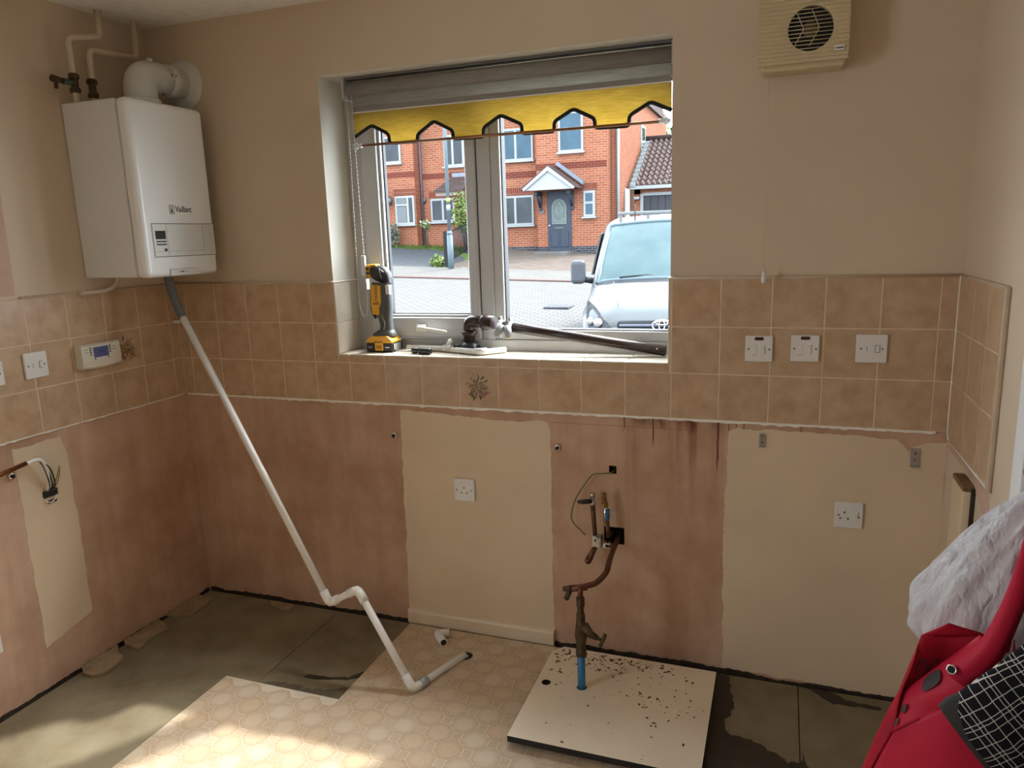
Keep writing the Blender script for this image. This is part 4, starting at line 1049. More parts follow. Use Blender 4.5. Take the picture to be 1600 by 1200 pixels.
pg = thing('heating_programmer', 'cream heating programmer with blue screen on the left wall tiles', 'programmer', (0, -.415, 1.09))
prof = [(1.168, .026), (1.163, .032), (1.11, .034), (1.09, .030), (1.083, .020)]
b = MB(); rows = []
for k in range(13):
    yy = -.497 + .164 * k / 12; bow = math.sin(PI * k / 12); r = [(0, yy, 1.169)] + [(xx * 1, yy, zz - (.006 * bow if i >= 3 else 0)) for i, (zz, xx) in enumerate(prof)] + [(0, yy, 1.083 - .006 * bow)]
    rows.append(r)
b.grid(rows, 0, False); b.f.append([i for i in range(7)]); b.m.append(0); b.s.append(False); b.f.append([84 + i for i in reversed(range(7))]); b.m.append(0); b.s.append(False)
M['cream_plastic'] = pm('cream_plastic', (.74, .69, .58), .35, .04, 5)
ob('case', b, M['cream_plastic'], pg, bevel=.0015)
ob('screen_bezel', MB().bev(.0315, .0345, -.452, -.380, 1.112, 1.160, .001, 1), M['cream_plastic'], pg)
lc = ob('blue_screen', MB().box(.0335, .0350, -.448, -.385, 1.120, 1.157), pm('blue_lcd', (.10, .13, .30), .2, .15, 12), pg)
text('screen_digits', '8:88', (.0352, -.416, 1.138), (0, 1, 0), (0, 0, 1), .014, pm('dark_blue_digits', (.03, .04, .12), .3), pg, .0002)
for s, y in ((0, -.459), (1, -.377)):
    for k in range(4): ob('button', MB().lathe((.0325, y, 1.156 - k * .008), (1, 0, 0), [(0, .003), (.002, .0028)], 8), M['ink'], pg)
for y in (-.444, -.388): ob('button', MB().lathe((.0338, y, 1.115), (1, 0, 0), [(0, .0028), (.002, .0025)], 8), M['ink'], pg)
for y0, y1, z in ((-.484, -.467, 1.151), (-.480, -.466, 1.141), (-.370, -.350, 1.150), (-.368, -.350, 1.140)): ob('printed_line', MB().box(.0325, .0334, y0, y1, z, z + .0015), M['line'], pg)

# ---------------------------------------------------------------- extractor fan and its cord
M['fanbeige'] = pm('aged_beige_plastic', (.60, .49, .30), .45, .06, 6)
fan = thing('extractor_fan', 'beige ribbed wall extractor fan with round dark grille', 'fan', (2.385, 0, 1.945))
FXA, FXB, FZA, FZB, FYF = 2.268, 2.502, 1.945, 2.175, -.098
FC = (2.404, 2.030, .058)
ob('back_box', MB().bev(FXA + .010, FXB - .006, -.080, .006, FZA - .014, FZB, .008, 2), M['fanbeige'], fan)
# front cover plate with a round opening
n = 48; b = MB(); outer = []
for k in range(n):
    a = 2 * PI * k / n; c, s_ = math.cos(a), math.sin(a)
    tx = ((FXB if c > 0 else FXA) - FC[0]) / c if abs(c) > 1e-6 else 9; tz = ((FZB if s_ > 0 else FZA) - FC[1]) / s_ if abs(s_) > 1e-6 else 9
    t_ = min(tx, tz); outer.append((FC[0] + c * t_, FC[1] + s_ * t_))
corners = [(FXA, FZA), (FXB, FZA), (FXB, FZB), (FXA, FZB)]
inner = [(FC[0] + FC[2] * math.cos(2 * PI * k / n), FC[1] + FC[2] * math.sin(2 * PI * k / n)) for k in range(n)]
for k in range(n):
    l = (k + 1) % n; cs = [c for c in corners if (min(outer[k][0], outer[l][0]) - 1e-6 <= c[0] <= max(outer[k][0], outer[l][0]) + 1e-6 and min(outer[k][1], outer[l][1]) - 1e-6 <= c[1] <= max(outer[k][1], outer[l][1]) + 1e-6)]
    poly = [inner[k], outer[k]] + cs[:1] + [outer[l], inner[l]]
    b.add([(x, FYF, z) for x, z in poly], [list(range(len(poly)))])
    b.add([(inner[k][0], FYF, inner[k][1]), (inner[l][0], FYF, inner[l][1]), (inner[l][0], -.081, inner[l][1]), (inner[k][0], -.081, inner[k][1])], [(0, 1, 2, 3)])
for k in range(4):
    p, q = corners[k], corners[(k + 1) % 4]; b.add([(p[0], FYF, p[1]), (q[0], FYF, q[1]), (q[0], -.082, q[1]), (p[0], -.082, p[1])], [(0, 1, 2, 3)])
ob('front_cover', b, M['fanbeige'], fan)
nr = 21
for k in range(nr):
    z = FZA + .008 + k * .0108
    if z > FZB - .004: break
    dz = z - FC[1]
    segs = [(FXA + .002, FXB - .002)]
    if abs(dz) < FC[2] + .002:
        hw = math.sqrt(max(0, (FC[2] + .003) ** 2 - dz * dz)); segs = [(FXA + .002, FC[0] - hw), (FC[0] + hw, FXB - .002)]
    for a0, a1 in segs: ob('rib', MB().prism([(a0, FYF + .0005, z - .0036), (a0, FYF - .0032, z), (a0, FYF + .0005, z + .0036)], (a1 - a0, 0, 0)), M['fanbeige'], fan)
ob('dark_interior', MB().lathe((FC[0], -.0815, FC[1]), (0, 1, 0), [(0, FC[2]), (.001, FC[2])], 32), M['screwhole'], fan)
ob('motor_hub', MB().lathe((FC[0], -.0815, FC[1]), (0, -1, 0), [(0, .022), (.006, .02), (.008, .012)], 20), pm('brown_motor_hub', (.12, .09, .03), .5), fan)
for k in range(11):
    z = FC[1] - .050 + k * .010; hw = math.sqrt(max(0, FC[2] ** 2 - (z - FC[1]) ** 2))
    ob('grille_bar', MB().tube([(FC[0] - hw, FYF + .002, z), (FC[0] + hw, FYF + .002, z)], .0012, 6), M['fanbeige'], fan)
for x in (-.018, .022):
    ob('grille_chevron', MB().tube([(FC[0] + x - .020, FYF + .004, FC[1] + .047), (FC[0] + x, FYF + .004, FC[1]), (FC[0] + x - .024, FYF + .004, FC[1] - .044)], .0013, 6), M['fanbeige'], fan)
ob('maker_label', MB().bev(2.466, 2.490, FYF - .005, FYF - .002, 1.966, 1.979, .0008, 1), M['white'], fan)
ob('label_print', MB().box(2.468, 2.488, FYF - .0054, FYF - .0048, 1.9705, 1.9735), M['ink'], fan)
cd = thing('pull_cord', 'thin white pull cord with a white toggle hanging below the fan', 'pull cord', (2.304, -.045, 1.34))
ob('cord', MB().tube([(2.300, -.045, 1.94), (2.304, -.045, 1.37)], .0005, 6), M['fanbeige'], cd)
ob('toggle', MB().lathe((2.304, -.045, 1.375), (0, 0, -1), [(0, .005), (.014, .0055), (.016, .0075), (.034, .0078), (.036, .005)], 12), M['white'], cd)

# ---------------------------------------------------------------- shelf / worktop brackets and clips
def bracket(label, x, z, w=.022, h=.05):
    t = thing('wall_bracket', label, 'bracket', (x, .006, z - h / 2))
    ob('strap', MB().bev(x - w / 2, x + w / 2, .001, .0045, z - h / 2, z + h / 2, .001, 1).bev(x - w / 2, x + w / 2, -.014, .0045, z - h / 2, z - h / 2 + .003, .001, 1), M['steel'], t)
    for dz in (.012, -.010): ob('screw', MB().lathe((x, .001, z + dz), (0, -1, 0), [(0, .0042), (.0025, .003)], 10), M['line'], t)
bracket('small zinc bracket at the top of the cream patch, nearer the stained plaster', 2.316, .838, .02, .042)
bracket('small zinc bracket at the top of the cream patch, nearer the right corner', 2.752, .812, .026, .056)
def clipo(label, f, u, z):
    t = thing('wall_clip', label, 'clip', f(u, 0, z))
    o = f(u, -.001, z); ax = Vector(f(0, -1, 0)) - Vector(f(0, 0, 0))
    ob('cup', MB().lathe(o, ax, [(0, .012), (.006, .012), (.008, .008)], 12), M['chrome'], t)
    ob('screw', MB().lathe(Vector(o) + ax * .008, ax, [(0, .0065), (.006, .006), (.007, .002)], 10), M['screwhole'], t)
clipo('small metal fixing cup on the plaster, beside the cream patch under the window', fb, .983, .769)
clipo('small metal fixing cup on the plaster, between cream patch and earth wire', fb, 1.633, .765)
clipo('small metal fixing cup on the left wall beneath the copper pipe', fl, -.790, .781)

# upright boxing on the right wall
bx_ = thing('pipe_boxing', 'upright cream painted boxing strip with broken raw top on the right wall', 'pipe boxing', (2.82, -.30, 0))
ob('board', MB().bev(2.808, RW, -.345, -.225, 0, .828, .003, 2), M['cream'], bx_)
ob('raw_top', MB().bev(2.807, RW - .002, -.344, -.226, .8275, .842, .003, 1), pm('torn_fibreboard', (.22, .13, .05), .95, .4, 40, .5), bx_)
ob('dark_gap', MB().bev(2.826, RW + .001, -.352, -.3455, .05, .838, .0015, 1), M['cavity'], bx_)
# ---------------------------------------------------------------- roller blind with castellated yellow hem
M['blindgrey'] = cloth('grey_blind_fabric', (.66, .64, .56), .75, .85, (2, 2, 40), 6, .3)
M['blindroll'] = cloth('wound_grey_fabric', (.36, .335, .30), .10, .85, (2, 30, 30), 6, .3)
M['yellow'] = cloth('yellow_slub_fabric', (.76, .61, .24), .78, .85, (2.5, 2, 55), 7, .38, (.46, .33, .09))
M['braid'] = pm('black_braid', (.012, .016, .013), .9, .3, 160, .4)
M['rod'] = pm('copper_brown_rod', (.30, .13, .05), .3, .2, 20, metal=.4)
M['clear'] = pm('pale_clear_plastic', (.72, .76, .80), .15, .06, 10)
YB = .080
bd = thing('roller_blind', 'rolled-up grey roller blind with castellated yellow hem in the window', 'blind', (1.43, YB, 1.84))
ob('roller', MB().tube([(.832, .094, 2.042), (2.008, .094, 2.042)], .028, 24), M['blindroll'], bd)
for x0, x1 in ((.822, .832), (2.008, 2.017)): ob('end_bracket', MB().bev(x0, x1, .062, .126, 2.008, 2.082, .003, 2), M['greyplastic'], bd)
ob('top_rail', MB().bev(.83, 2.01, .075, .115, 2.078, 2.0855, .002, 1), M['line'], bd)
ob('fabric', MB().box(.857, 2.005, YB - .0005, YB + .0005, 1.962, 2.022), M['blindgrey'], bd)
ob('lath_pocket', MB().box(.857, 2.006, YB - .0022, YB + .0022, 1.9646, 1.981), M['blindroll'], bd)
ob('hem_strip', MB().box(.857, 2.006, YB - .0012, YB + .0008, 1.960, 1.9645), M['white'], bd)
prof = [(.857, 1.879), (.929, 1.914), (.996, 1.879), (.999, 1.846), (1.112, 1.845), (1.112, 1.868), (1.179, 1.909), (1.250, 1.872), (1.251, 1.843), (1.366, 1.842), (1.366, 1.872), (1.432, 1.908), (1.506, 1.873), (1.507, 1.842), (1.621, 1.841), (1.621, 1.872), (1.688, 1.907), (1.759, 1.871), (1.760, 1.841), (1.873, 1.839), (1.873, 1.870), (1.942, 1.907), (2.008, 1.876)]
vb = MB()       # hem cloth as strips up from the castellated profile
ps = [(x + i * 1e-5, z) for i, (x, z) in enumerate(prof)]
vs = []; 
for x, z in ps: vs += [(x, YB, z), (x, YB, 1.962)]
vb.add(vs, [(2 * i, 2 * i + 2, 2 * i + 3, 2 * i + 1) for i in range(len(ps) - 1)])
hem = ob('yellow_hem', vb, M['yellow'], bd)
so = hem.modifiers.new('thickness', 'SOLIDIFY'); so.thickness = .0012
ob('braid', MB().tube([(x, YB - .001, z) for x, z in fillet([(x, z, 0) for x, z in prof], .012, 4) and [(p[0], p[1]) for p in fillet([(x, z, 0) for x, z in prof], .012, 4)]], .0062, 8), M['braid'], bd)
ob('pole', MB().tube([(.885, YB - .008, 1.8455), (1.972, YB - .008, 1.8435)], .0048, 12), M['rod'], bd)
for x, s in ((.887, -1), (1.970, 1)):
    ob('finial', MB().lathe((x, YB - .008, 1.8445), (s, 0, 0), [(0, .007), (.006, .009), (.010, .006), (.014, .0065), (.020, .012), (.025, .012), (.030, .006), (.033, .010), (.036, .003)], 14), M['clear'], bd)
ch = MB(); path = smooth_path([(.838, .070, 2.03), (.836, .07, 1.75), (.832, .07, 1.45), (.830, .07, 1.29), (.835, .072, 1.235), (.846, .074, 1.216), (.858, .076, 1.235), (.862, .076, 1.30), (.861, .076, 1.45), (.858, .074, 1.75), (.857, .072, 2.02)], 40)
acc = 0; last = path[0]; ch.tube(path[::8] + [path[-1]], .0007, 5, False)
for p in path:
    acc += (p - last).length; last = p
    if acc >= .0085: acc = 0; ch.ball(p, .0024, 6, 4)
ob('bead_chain', ch, M['white'], bd)
ob('chain_tidy', MB().bev(.846, .862, .074, .088, 1.385, 1.448, .003, 2).ball((.856, .078, 1.378), .010, 10, 6), M['clear'], bd)

# ---------------------------------------------------------------- oscillating tool standing on the sill
M['tyellow'] = pm('tool_yellow', (.78, .40, .02), .35, .06, 10)
M['tblack'] = pm('tool_black', (.022, .022, .023), .45, .1, 30)
M['tgrey'] = pm('tool_dark_grey', (.075, .075, .075), .55, .1, 40)
ot = thing('multi_tool', 'yellow and black cordless oscillating tool standing on its battery', 'power tool', (.915, .098, 1.080))
ty = .098
ob('battery', MB().bev(.852, .968, ty - .040, ty + .040, 1.0805, 1.118, .007, 2), M['tblack'], ot)
ob('battery_top', MB().prism([(.853, ty - .041, 1.116), (.967, ty - .041, 1.116), (.967, ty - .041, 1.124), (.945, ty - .036, 1.142), (.875, ty - .036, 1.142), (.853, ty - .041, 1.124)], (0, .080, 0)), M['tyellow'], ot, bevel=.003)
ob('battery_badge', MB().bev(.893, .928, ty - .0422, ty - .039, 1.086, 1.118, .001, 1), M['tyellow'], ot)
text('badge_letters', 'XR', (.9105, ty - .0426, 1.100), (1, 0, 0), (0, 0, 1), .020, M['tblack'], ot)
text('brand_letters', 'DEWALT', (.910, ty - .0418, 1.1195), (1, 0, 0), (0, 0, 1), .0095, M['tblack'], ot)
for x, w_ in ((.872, .016), (.946, .018)): ob('battery_mark', MB().box(x - w_ / 2, x + w_ / 2, ty - .0412, ty - .0395, 1.098, 1.101), M['white'], ot)
for k in range(4): ob('battery_label_bar', MB().box(.9675, .9684, ty - .025 + k * .014, ty - .018 + k * .014, 1.086, 1.112), M['white'], ot)
def loft(secs, n=20, pw=2.6):
    b = MB(); rows = []
    for z, cx, cy, rx, ry in secs:
        r = []
        for k in range(n):
            a = 2 * PI * k / n; c, s = math.cos(a), math.sin(a)
            r.append((cx + rx * math.copysign(abs(c) ** (2 / pw), c), cy + ry * math.copysign(abs(s) ** (2 / pw), s), z))
        rows.append(r)
    b.grid(rows, 0, True, True)
    b.add(rows[0], [list(reversed(range(n)))]); b.add(rows[-1], [list(range(n))]); return b
ob('foot', loft([(1.138, .915, ty, .047, .034), (1.148, .917, ty, .046, .033), (1.156, .921, ty, .037, .028), (1.163, .925, ty, .029, .024)]), M['tgrey'], ot)
ob('grip', loft([(1.160, .927, ty, .027, .023), (1.18, .927, ty, .024, .022), (1.205, .924, ty, .026, .023), (1.225, .921, ty, .031, .025), (1.25, .918, ty, .038, .027), (1.29, .916, ty, .041, .028), (1.33, .915, ty, .041, .028), (1.345, .916, ty, .038, .027)]), M['tgrey'], ot)
ob('side_panel', MB().prism([(.884, ty - .0285, 1.225), (.912, ty - .0285, 1.222), (.914, ty - .030, 1.250), (.924, ty - .030, 1.268), (.926, ty - .030, 1.335), (.884, ty - .030, 1.338), (.880, ty - .0285, 1.262)], (0, .006, 0)), M['tyellow'], ot, bevel=.0015)
text('panel_letters', 'DEWALT', (.906, ty - .0308, 1.302), (0, 0, -1), (1, 0, 0), .0165, M['tblack'], ot)
for k in range(4): ob('panel_mark', MB().box(.892 + k * .007, .897 + k * .007, ty - .0306, ty - .0295, 1.263, 1.268), M['tblack'], ot)
ob('paddle', MB().tube(smooth_path([(.879, ty - .01, 1.335), (.874, ty - .01, 1.28), (.875, ty - .01, 1.235), (.888, ty - .01, 1.208)], 5), .006, 8), M['tblack'], ot)
hd = MB(); rows = []
for x, cz, rz, ry in ((.957, 1.352, .012, .014), (.953, 1.360, .028, .023), (.940, 1.369, .033, .026), (.920, 1.375, .033, .027), (.895, 1.381, .030, .026), (.880, 1.386, .026, .023)):
    rows.append([(x, ty + ry * math.cos(2 * PI * k / 18), cz + rz * math.sin(2 * PI * k / 18)) for k in range(18)])
hd.grid(rows, 0, True, True); hd.add(rows[0], [list(range(18))]); hd.add(rows[-1], [list(reversed(range(18)))])
ob('gear_head', hd, M['tblack'], ot)
ob('head_plate', MB().bev(.862, .883, ty - .022, ty + .022, 1.363, 1.412, .005, 2), M['tyellow'], ot)
for z in (1.376, 1.392): ob('head_slot', MB().box(.866, .878, ty - .0226, ty - .021, z, z + .010), M['tblack'], ot)
ob('head_cap', MB().bev(.872, .905, ty - .018, ty + .018, 1.404, 1.414, .004, 2), M['tyellow'], ot)
ob('blade_mount', MB().lathe((.864, ty, 1.372), (-1, 0, 0), [(0, .013), (.006, .013), (.008, .007)], 14), M['tblack'], ot)
ob('blade', MB().bev(.8555, .8570, ty - .012, ty + .012, 1.318, 1.385, .0005, 1), M['steel'], ot)
pl = MB(); pl.tube([(.945, ty - .030, 1.385), (.925, ty - .028, 1.398), (.932, ty - .026, 1.360)], .0008, 5); pl.tube([(.922, ty - .0255, 1.225), (.934, ty - .0245, 1.19), (.926, ty - .0235, 1.165)], .0009, 5)
ob('trim_line', pl, M['white'], ot)
ob('warning_label', MB().bev(.944, .9605, ty - .0245, ty - .010, 1.300, 1.335, .001, 1), M['white'], ot)

# ---------------------------------------------------------------- plumbing bits lying on the sill
z0 = WZ0
op = thing('overflow_pipe', 'bent white overflow pipe lying along the tiled sill', 'pipe', (1.2, .1, z0))
ob('pipe', MB().tube(fillet([(1.000, .118, z0 + .0115), (1.15, .112, z0 + .0115), (1.335, .046, z0 + .0115), (1.405, .118, z0 + .0115)], .018, 6), .0108, 14), M['overflow'], op)
ob('socket', MB().tube([(1.16, .1085, z0 + .0135), (1.20, .0945, z0 + .0135)], .0132, 14), M['overflow'], op)
ob('branch', MB().tube([(1.175, .103, z0 + .014), (1.190, .118, z0 + .044)], .0120, 14), M['overflow'], op)
ob('elbow', MB().tube(fillet([(1.31, .055, z0 + .0135), (1.335, .046, z0 + .0135), (1.352, .0635, z0 + .0135)], .012, 5), .0132, 14), M['overflow'], op)
sd = thing('screwdriver', 'short steel screwdriver with black rubber grip on the sill', 'screwdriver', (1.1, .08, z0))
ob('shaft', MB().tube([(.975, .062, z0 + .010), (1.06, .048, z0 + .0125)], .0028, 8), M['steel'], sd)
ob('grip', MB().lathe((1.055, .0485, z0 + .0125), (1, -.155, .0), [(0, .007), (.006, .0115), (.022, .0115), (.028, .0085), (.034, .0120), (.080, .0125), (.088, .009)], 16), M['tblack'], sd)
wt = thing('waste_trap', 'dark brown plastic waste elbow standing on a black flange beside the mullion', 'waste fitting', (1.266, .11, z0))
wy = .112
ob('flange', MB().lathe((1.266, wy, z0), (0, 0, 1), [(0, .046), (.014, .045), (.030, .034), (.040, .025)], 24), M['black'], wt)
for s in (-1, 1): ob('flange_lug', MB().tube([(1.266 + s * .03, wy - .01, z0 + .020), (1.266 + s * .058, wy - .02, z0 + .022)], .0095, 10), M['black'], wt)
ob('body', MB().lathe((1.266, wy, z0 + .02), (0, 0, 1), [(0, .0225), (.045, .0225), (.047, .0275), (.060, .0275), (.062, .021)], 24), M['brown'], wt)
ob('elbow', MB().tube(fillet([(1.266, wy, z0 + .075), (1.266, wy, z0 + .118), (1.345, wy - .018, z0 + .116)], .028, 8), .0215, 20), M['brown'], wt)
ob('collar', MB().lathe((1.330, wy - .015, z0 + .1163), (1, -.28, -.02), [(0, .0255), (.004, .029), (.016, .029), (.020, .0255), (.050, .0235)], 22), M['brown'], wt)
wp = thing('waste_pipe', 'long dark brown waste pipe sloping down across the sill', 'waste pipe', (1.98, .115, z0))
W0, W1 = Vector((1.405, .080, z0 + .106)), Vector((1.990, .118, z0 + .0195))
ob('pipe', MB().tube([W0, W1], .0178, 24).tube([W0 + (W1 - W0) * .985, W1 + (W1 - W0) * .001], .0150, 20), M['brown'], wp)
ob('bore', MB().tube([W1, W1 + (W1 - W0).normalized() * .0012], .0145, 18), M['screwhole'], wp)
ob('rivet', MB().ball(W0 + (W1 - W0) * .955 + Vector((0, -.0172, .006)), .003, 8, 5), M['steel'], wp)
for k, (t_, ang) in enumerate(((.0, .25), (.062, -.12))):
    c = W0 + (W1 - W0) * t_
    g_ = thing('pipe_clip', ['grey plastic pipe clip with an open tube end, next to the brown elbow', 'grey plastic pipe clip with a closed boss, on the upper end of the brown pipe'][k], 'pipe clip', c)
    d = (W1 - W0).normalized()
    ob('ring', MB().tube([c + (Vector((0, math.cos(a), math.sin(a))) * .0215) for a in [2 * PI * i / 20 for i in range(20)]], .0045, 8, closed=True).tube([c - d * .008, c + d * .008], .0205, 20), M['greyplastic'], g_)
    q = c + Vector((.006 - .01 * k, -.022, -.004)); e = Vector((-.30 + .5 * k, -.25, -.95 + .0 * k)).normalized()
    ob('stub', MB().lathe(q - e * .012, e, [(0, .0145), (.045, .0145), (.0455, .0120)], 18), M['greyplastic'], g_)
    ob('stub_end', MB().lathe(q + e * .0335, e, [(0, .0118), (.0006, .0118)], 18), M['screwhole'] if k == 0 else pm('tan_stub_end', (.35, .26, .15), .7), g_)
    ob('screw', MB().lathe(c + Vector((0, -.004, .022)), (0, 0, 1), [(0, .007), (.010, .007), (.012, .004)], 8, sm=False), M['chrome'], g_)

# ---------------------------------------------------------------- mains water stand in front of the wall
M['blue'] = pm('blue_water_pipe', (.02, .17, .36), .4, .12, 10)
ws = thing('water_stopcock', 'old brass stopcock and bent copper pipe rising on a blue water main', 'stopcock', (1.786, -.29, 0))
X, Y = 1.786, -.29
ob('blue_main', MB().tube([(X, Y, -.01), (X, Y, .168)], .0128, 18), M['blue'], ws)
ob('lower_nut', MB().lathe((X, Y, .155), (0, 0, 1), [(0, .015), (.003, .020), (.022, .020), (.025, .016), (.040, .0155)], 6, sm=False), M['darkbrass'], ws)
ob('body', MB().lathe((X, Y, .19), (0, 0, 1), [(0, .0135), (.012, .0165), (.04, .0205), (.075, .0165), (.095, .0125)], 16), M['darkbrass'], ws)
sp = [Vector((X + .008, Y, .262)), Vector((X + .034, Y - .004, .238)), Vector((X + .056, Y - .006, .230)), Vector((X + .072, Y - .008, .226))]
ob('bonnet', MB().tube(sp[:3], [.019, .0125, .009], 10), M['darkbrass'], ws)
ob('spindle', MB().tube(sp[1:], [.0075, .006, .005], 8), M['darkbrass'], ws)
ob('tap_handle', MB().tube([sp[3] + Vector((.010, 0, .022)), sp[3] + Vector((-.006, 0, -.022))], .0062, 8), M['darkbrass'], ws)
ob('upper_nut', MB().lathe((X, Y, .280), (0, 0, 1), [(0, .013), (.003, .0165), (.020, .0165), (.024, .0125), (.050, .0120), (.053, .0155), (.078, .0155), (.082, .0105)], 6, sm=False), M['darkbrass'], ws)
ob('riser', MB().tube([(X, Y, .35), (X, Y, .394)], .0085, 12), M['darkcopper'], ws)
ob('tee', MB().tube([(X - .034, Y, .386), (X + .020, Y + .012, .394)], .0112, 12), M['darkcopper'], ws)
ob('drain_cock', MB().tube([(X - .030, Y, .387), (X - .056, Y - .002, .383)], [.0125, .008], 8).tube([(X - .034, Y, .383), (X - .046, Y - .004, .350)], [.0095, .0085], 8), M['darkbrass'], ws)
ob('bent_pipe', MB().tube(smooth_path([(X - .01, Y, .393), (1.805, -.272, .395), (1.828, -.245, .396), (1.848, -.190, .409), (1.846, -.130, .424), (1.845, -.07, .434), (1.847, -.01, .446), (1.847, .04, .448)], 6), .0095, 14), M['darkcopper'], ws)
# hot and cold stubs at the wall box
hs = thing('pipe_stub', 'upright copper pipe stub with black lever valve at the wall opening', 'pipe stub', (1.78, -.035, .43))
ob('pipe', MB().tube([(1.776, -.035, .44), (1.766, -.035, .585)], .0078, 12), M['darkcopper'], hs)
ob('valve', MB().lathe((1.766, -.035, .578), (0, 0, 1), [(0, .0105), (.008, .0105), (.010, .0085), (.032, .0085), (.034, .0105), (.044, .0105)], 10), M['steel'], hs)
ob('lever', MB().tube([(1.765, -.040, .594), (1.735, -.052, .592), (1.718, -.054, .592)], [.009, .0085, .005], 8), M['black'], hs)
ob('wall_valve', MB().bev(1.766, 1.800, -.052, -.02, .425, .470, .006, 2).lathe((1.792, -.055, .462), (0, -1, 0), [(0, .011), (.010, .010)], 8, sm=False), M['steel'], hs)
ob('screw_slot', MB().lathe((1.782, -.052, .455), (0, -1, 0), [(0, .007), (.002, .006)], 10), M['screwhole'], hs)
ob('cap', MB().tube([(1.778, -.045, .43), (1.757, -.058, .386)], [.008, .0125], 10).ball((1.754, -.06, .380), .0125, 10, 7), M['darkcopper'], hs)
cs = thing('pipe_stub', 'upright pipe stub with blue handled valve at the wall opening', 'pipe stub', (1.82, -.04, .47))
ob('pipe', MB().tube([(1.822, .03, .462), (1.822, -.036, .468), (1.818, -.04, .52)], .0078, 12), M['darkcopper'], cs)
ob('nut', MB().lathe((1.817, -.04, .512), (-.05, 0, 1), [(0, .0105), (.014, .0105), (.016, .008)], 8, sm=False), M['brass'], cs)
ob('valve_body', MB().lathe((1.816, -.04, .525), (-.06, 0, 1), [(0, .0085), (.052, .0085)], 12), M['chrome'], cs)
ob('blue_handle', MB().bev(1.815, 1.828, -.056, -.036, .532, .572, .003, 2), pm('blue_valve_handle', (.015, .08, .22), .4), cs)
ob('ring_lever', MB().tube([(1.842 + .009 * math.cos(a), -.048, .552 + .011 * math.sin(a)) for a in [2 * PI * k / 16 for k in range(16)]], .0022, 6, closed=True), M['steel'], cs)
ob('top_nut', MB().lathe((1.812, -.04, .575), (-.1, 0, 1), [(0, .0085), (.003, .0115), (.018, .0115), (.020, .008), (.040, .0075), (.042, .0085), (.052, .0085)], 8, sm=False), M['brass'], cs)
ob('front_valve', MB().bev(1.810, 1.835, -.070, -.045, .436, .458, .005, 2), M['chrome'], cs)
ob('screw_slot', MB().lathe((1.8225, -.070, .447), (0, -1, 0), [(0, .0055), (.001, .005)], 8), M['screwhole'], cs)
ob('earth_wire', MB().tube(smooth_path([(1.832, .03, .695), (1.825, -.004, .690), (1.79, -.014, .687), (1.765, -.015, .682), (1.742, -.015, .655), (1.702, -.015, .590), (1.684, -.015, .530), (1.690, -.015, .498), (1.712, -.013, .474), (1.733, -.012, .453)], 7), .0023, 8), pm('green_yellow_earth_sleeve', (.17, .16, .03), .5, .5, 60, col2=(.06, .10, .03)), None, label='thin green and yellow earth wire looping out of the small wall hole', cat='wire')

# ---------------------------------------------------------------- white board lying over the pipe
M['melamine'] = pm('white_melamine', (.82, .70, .53), .38, .08, 5)
M['blackedge'] = pm('swollen_black_board_edge', (.018, .014, .012), .8, .2, 25)
bdx = thing('chipboard_panel', 'cream faced chipboard panel with dark edges lying round the blue pipe', 'board', (1.9, -.33, 0))
Bp = [(1.664, -.070), (2.197, -.074), (2.197, -.560), (2.195, -.590), (1.634, -.588), (1.633, -.583), (1.631, -.110)]
def hole_board(zt, zb, mats):
    bm = bmesh.new()
    outer = [bm.verts.new((x, y, zt)) for x, y in Bp]
    edges = [bm.edges.new((outer[i], outer[(i + 1) % len(outer)])) for i in range(len(outer))]
    for hx, hy, hr in ((1.786, -.29, .0165), (1.666, -.297, .0155)):
        c = [bm.verts.new((hx + hr * math.cos(2 * PI * k / 18), hy + hr * math.sin(2 * PI * k / 18), zt)) for k in range(18)]
        edges += [bm.edges.new((c[i], c[(i + 1) % 18])) for i in range(18)]
    r = bmesh.ops.triangle_fill(bm, use_beauty=True, use_dissolve=False, edges=edges)
    fs = [g for g in r['geom'] if isinstance(g, bmesh.types.BMFace)]
    for f in fs:
        if f.normal.z < 0: f.normal_flip()
    ext = bmesh.ops.extrude_face_region(bm, geom=fs)
    vs = [g for g in ext['geom'] if isinstance(g, bmesh.types.BMVert)]
    for v in vs: v.co.z = zb
    bm.normal_update()
    bmesh.ops.recalc_face_normals(bm, faces=bm.faces)
    for f in bm.faces: f.material_index = 0 if (f.normal.z > .9) else 1
    me = bpy.data.meshes.new('panel'); bm.to_mesh(me); bm.free()
    for m in mats: me.materials.append(m)
    return me
ob('panel', hole_board(.040, .020, [M['melamine'], M['blackedge']]), None, bdx)
for y in (-.14, -.44): ob('batten', MB().bev(1.70, 2.15, y - .02, y + .02, .0031, .0199, .001, 1), M['blackedge'], bdx)
M['dirt'] = pm('brown_dirt', (.085, .042, .024), .95, .4, 60)
dm = MB(); r = random.Random(21)
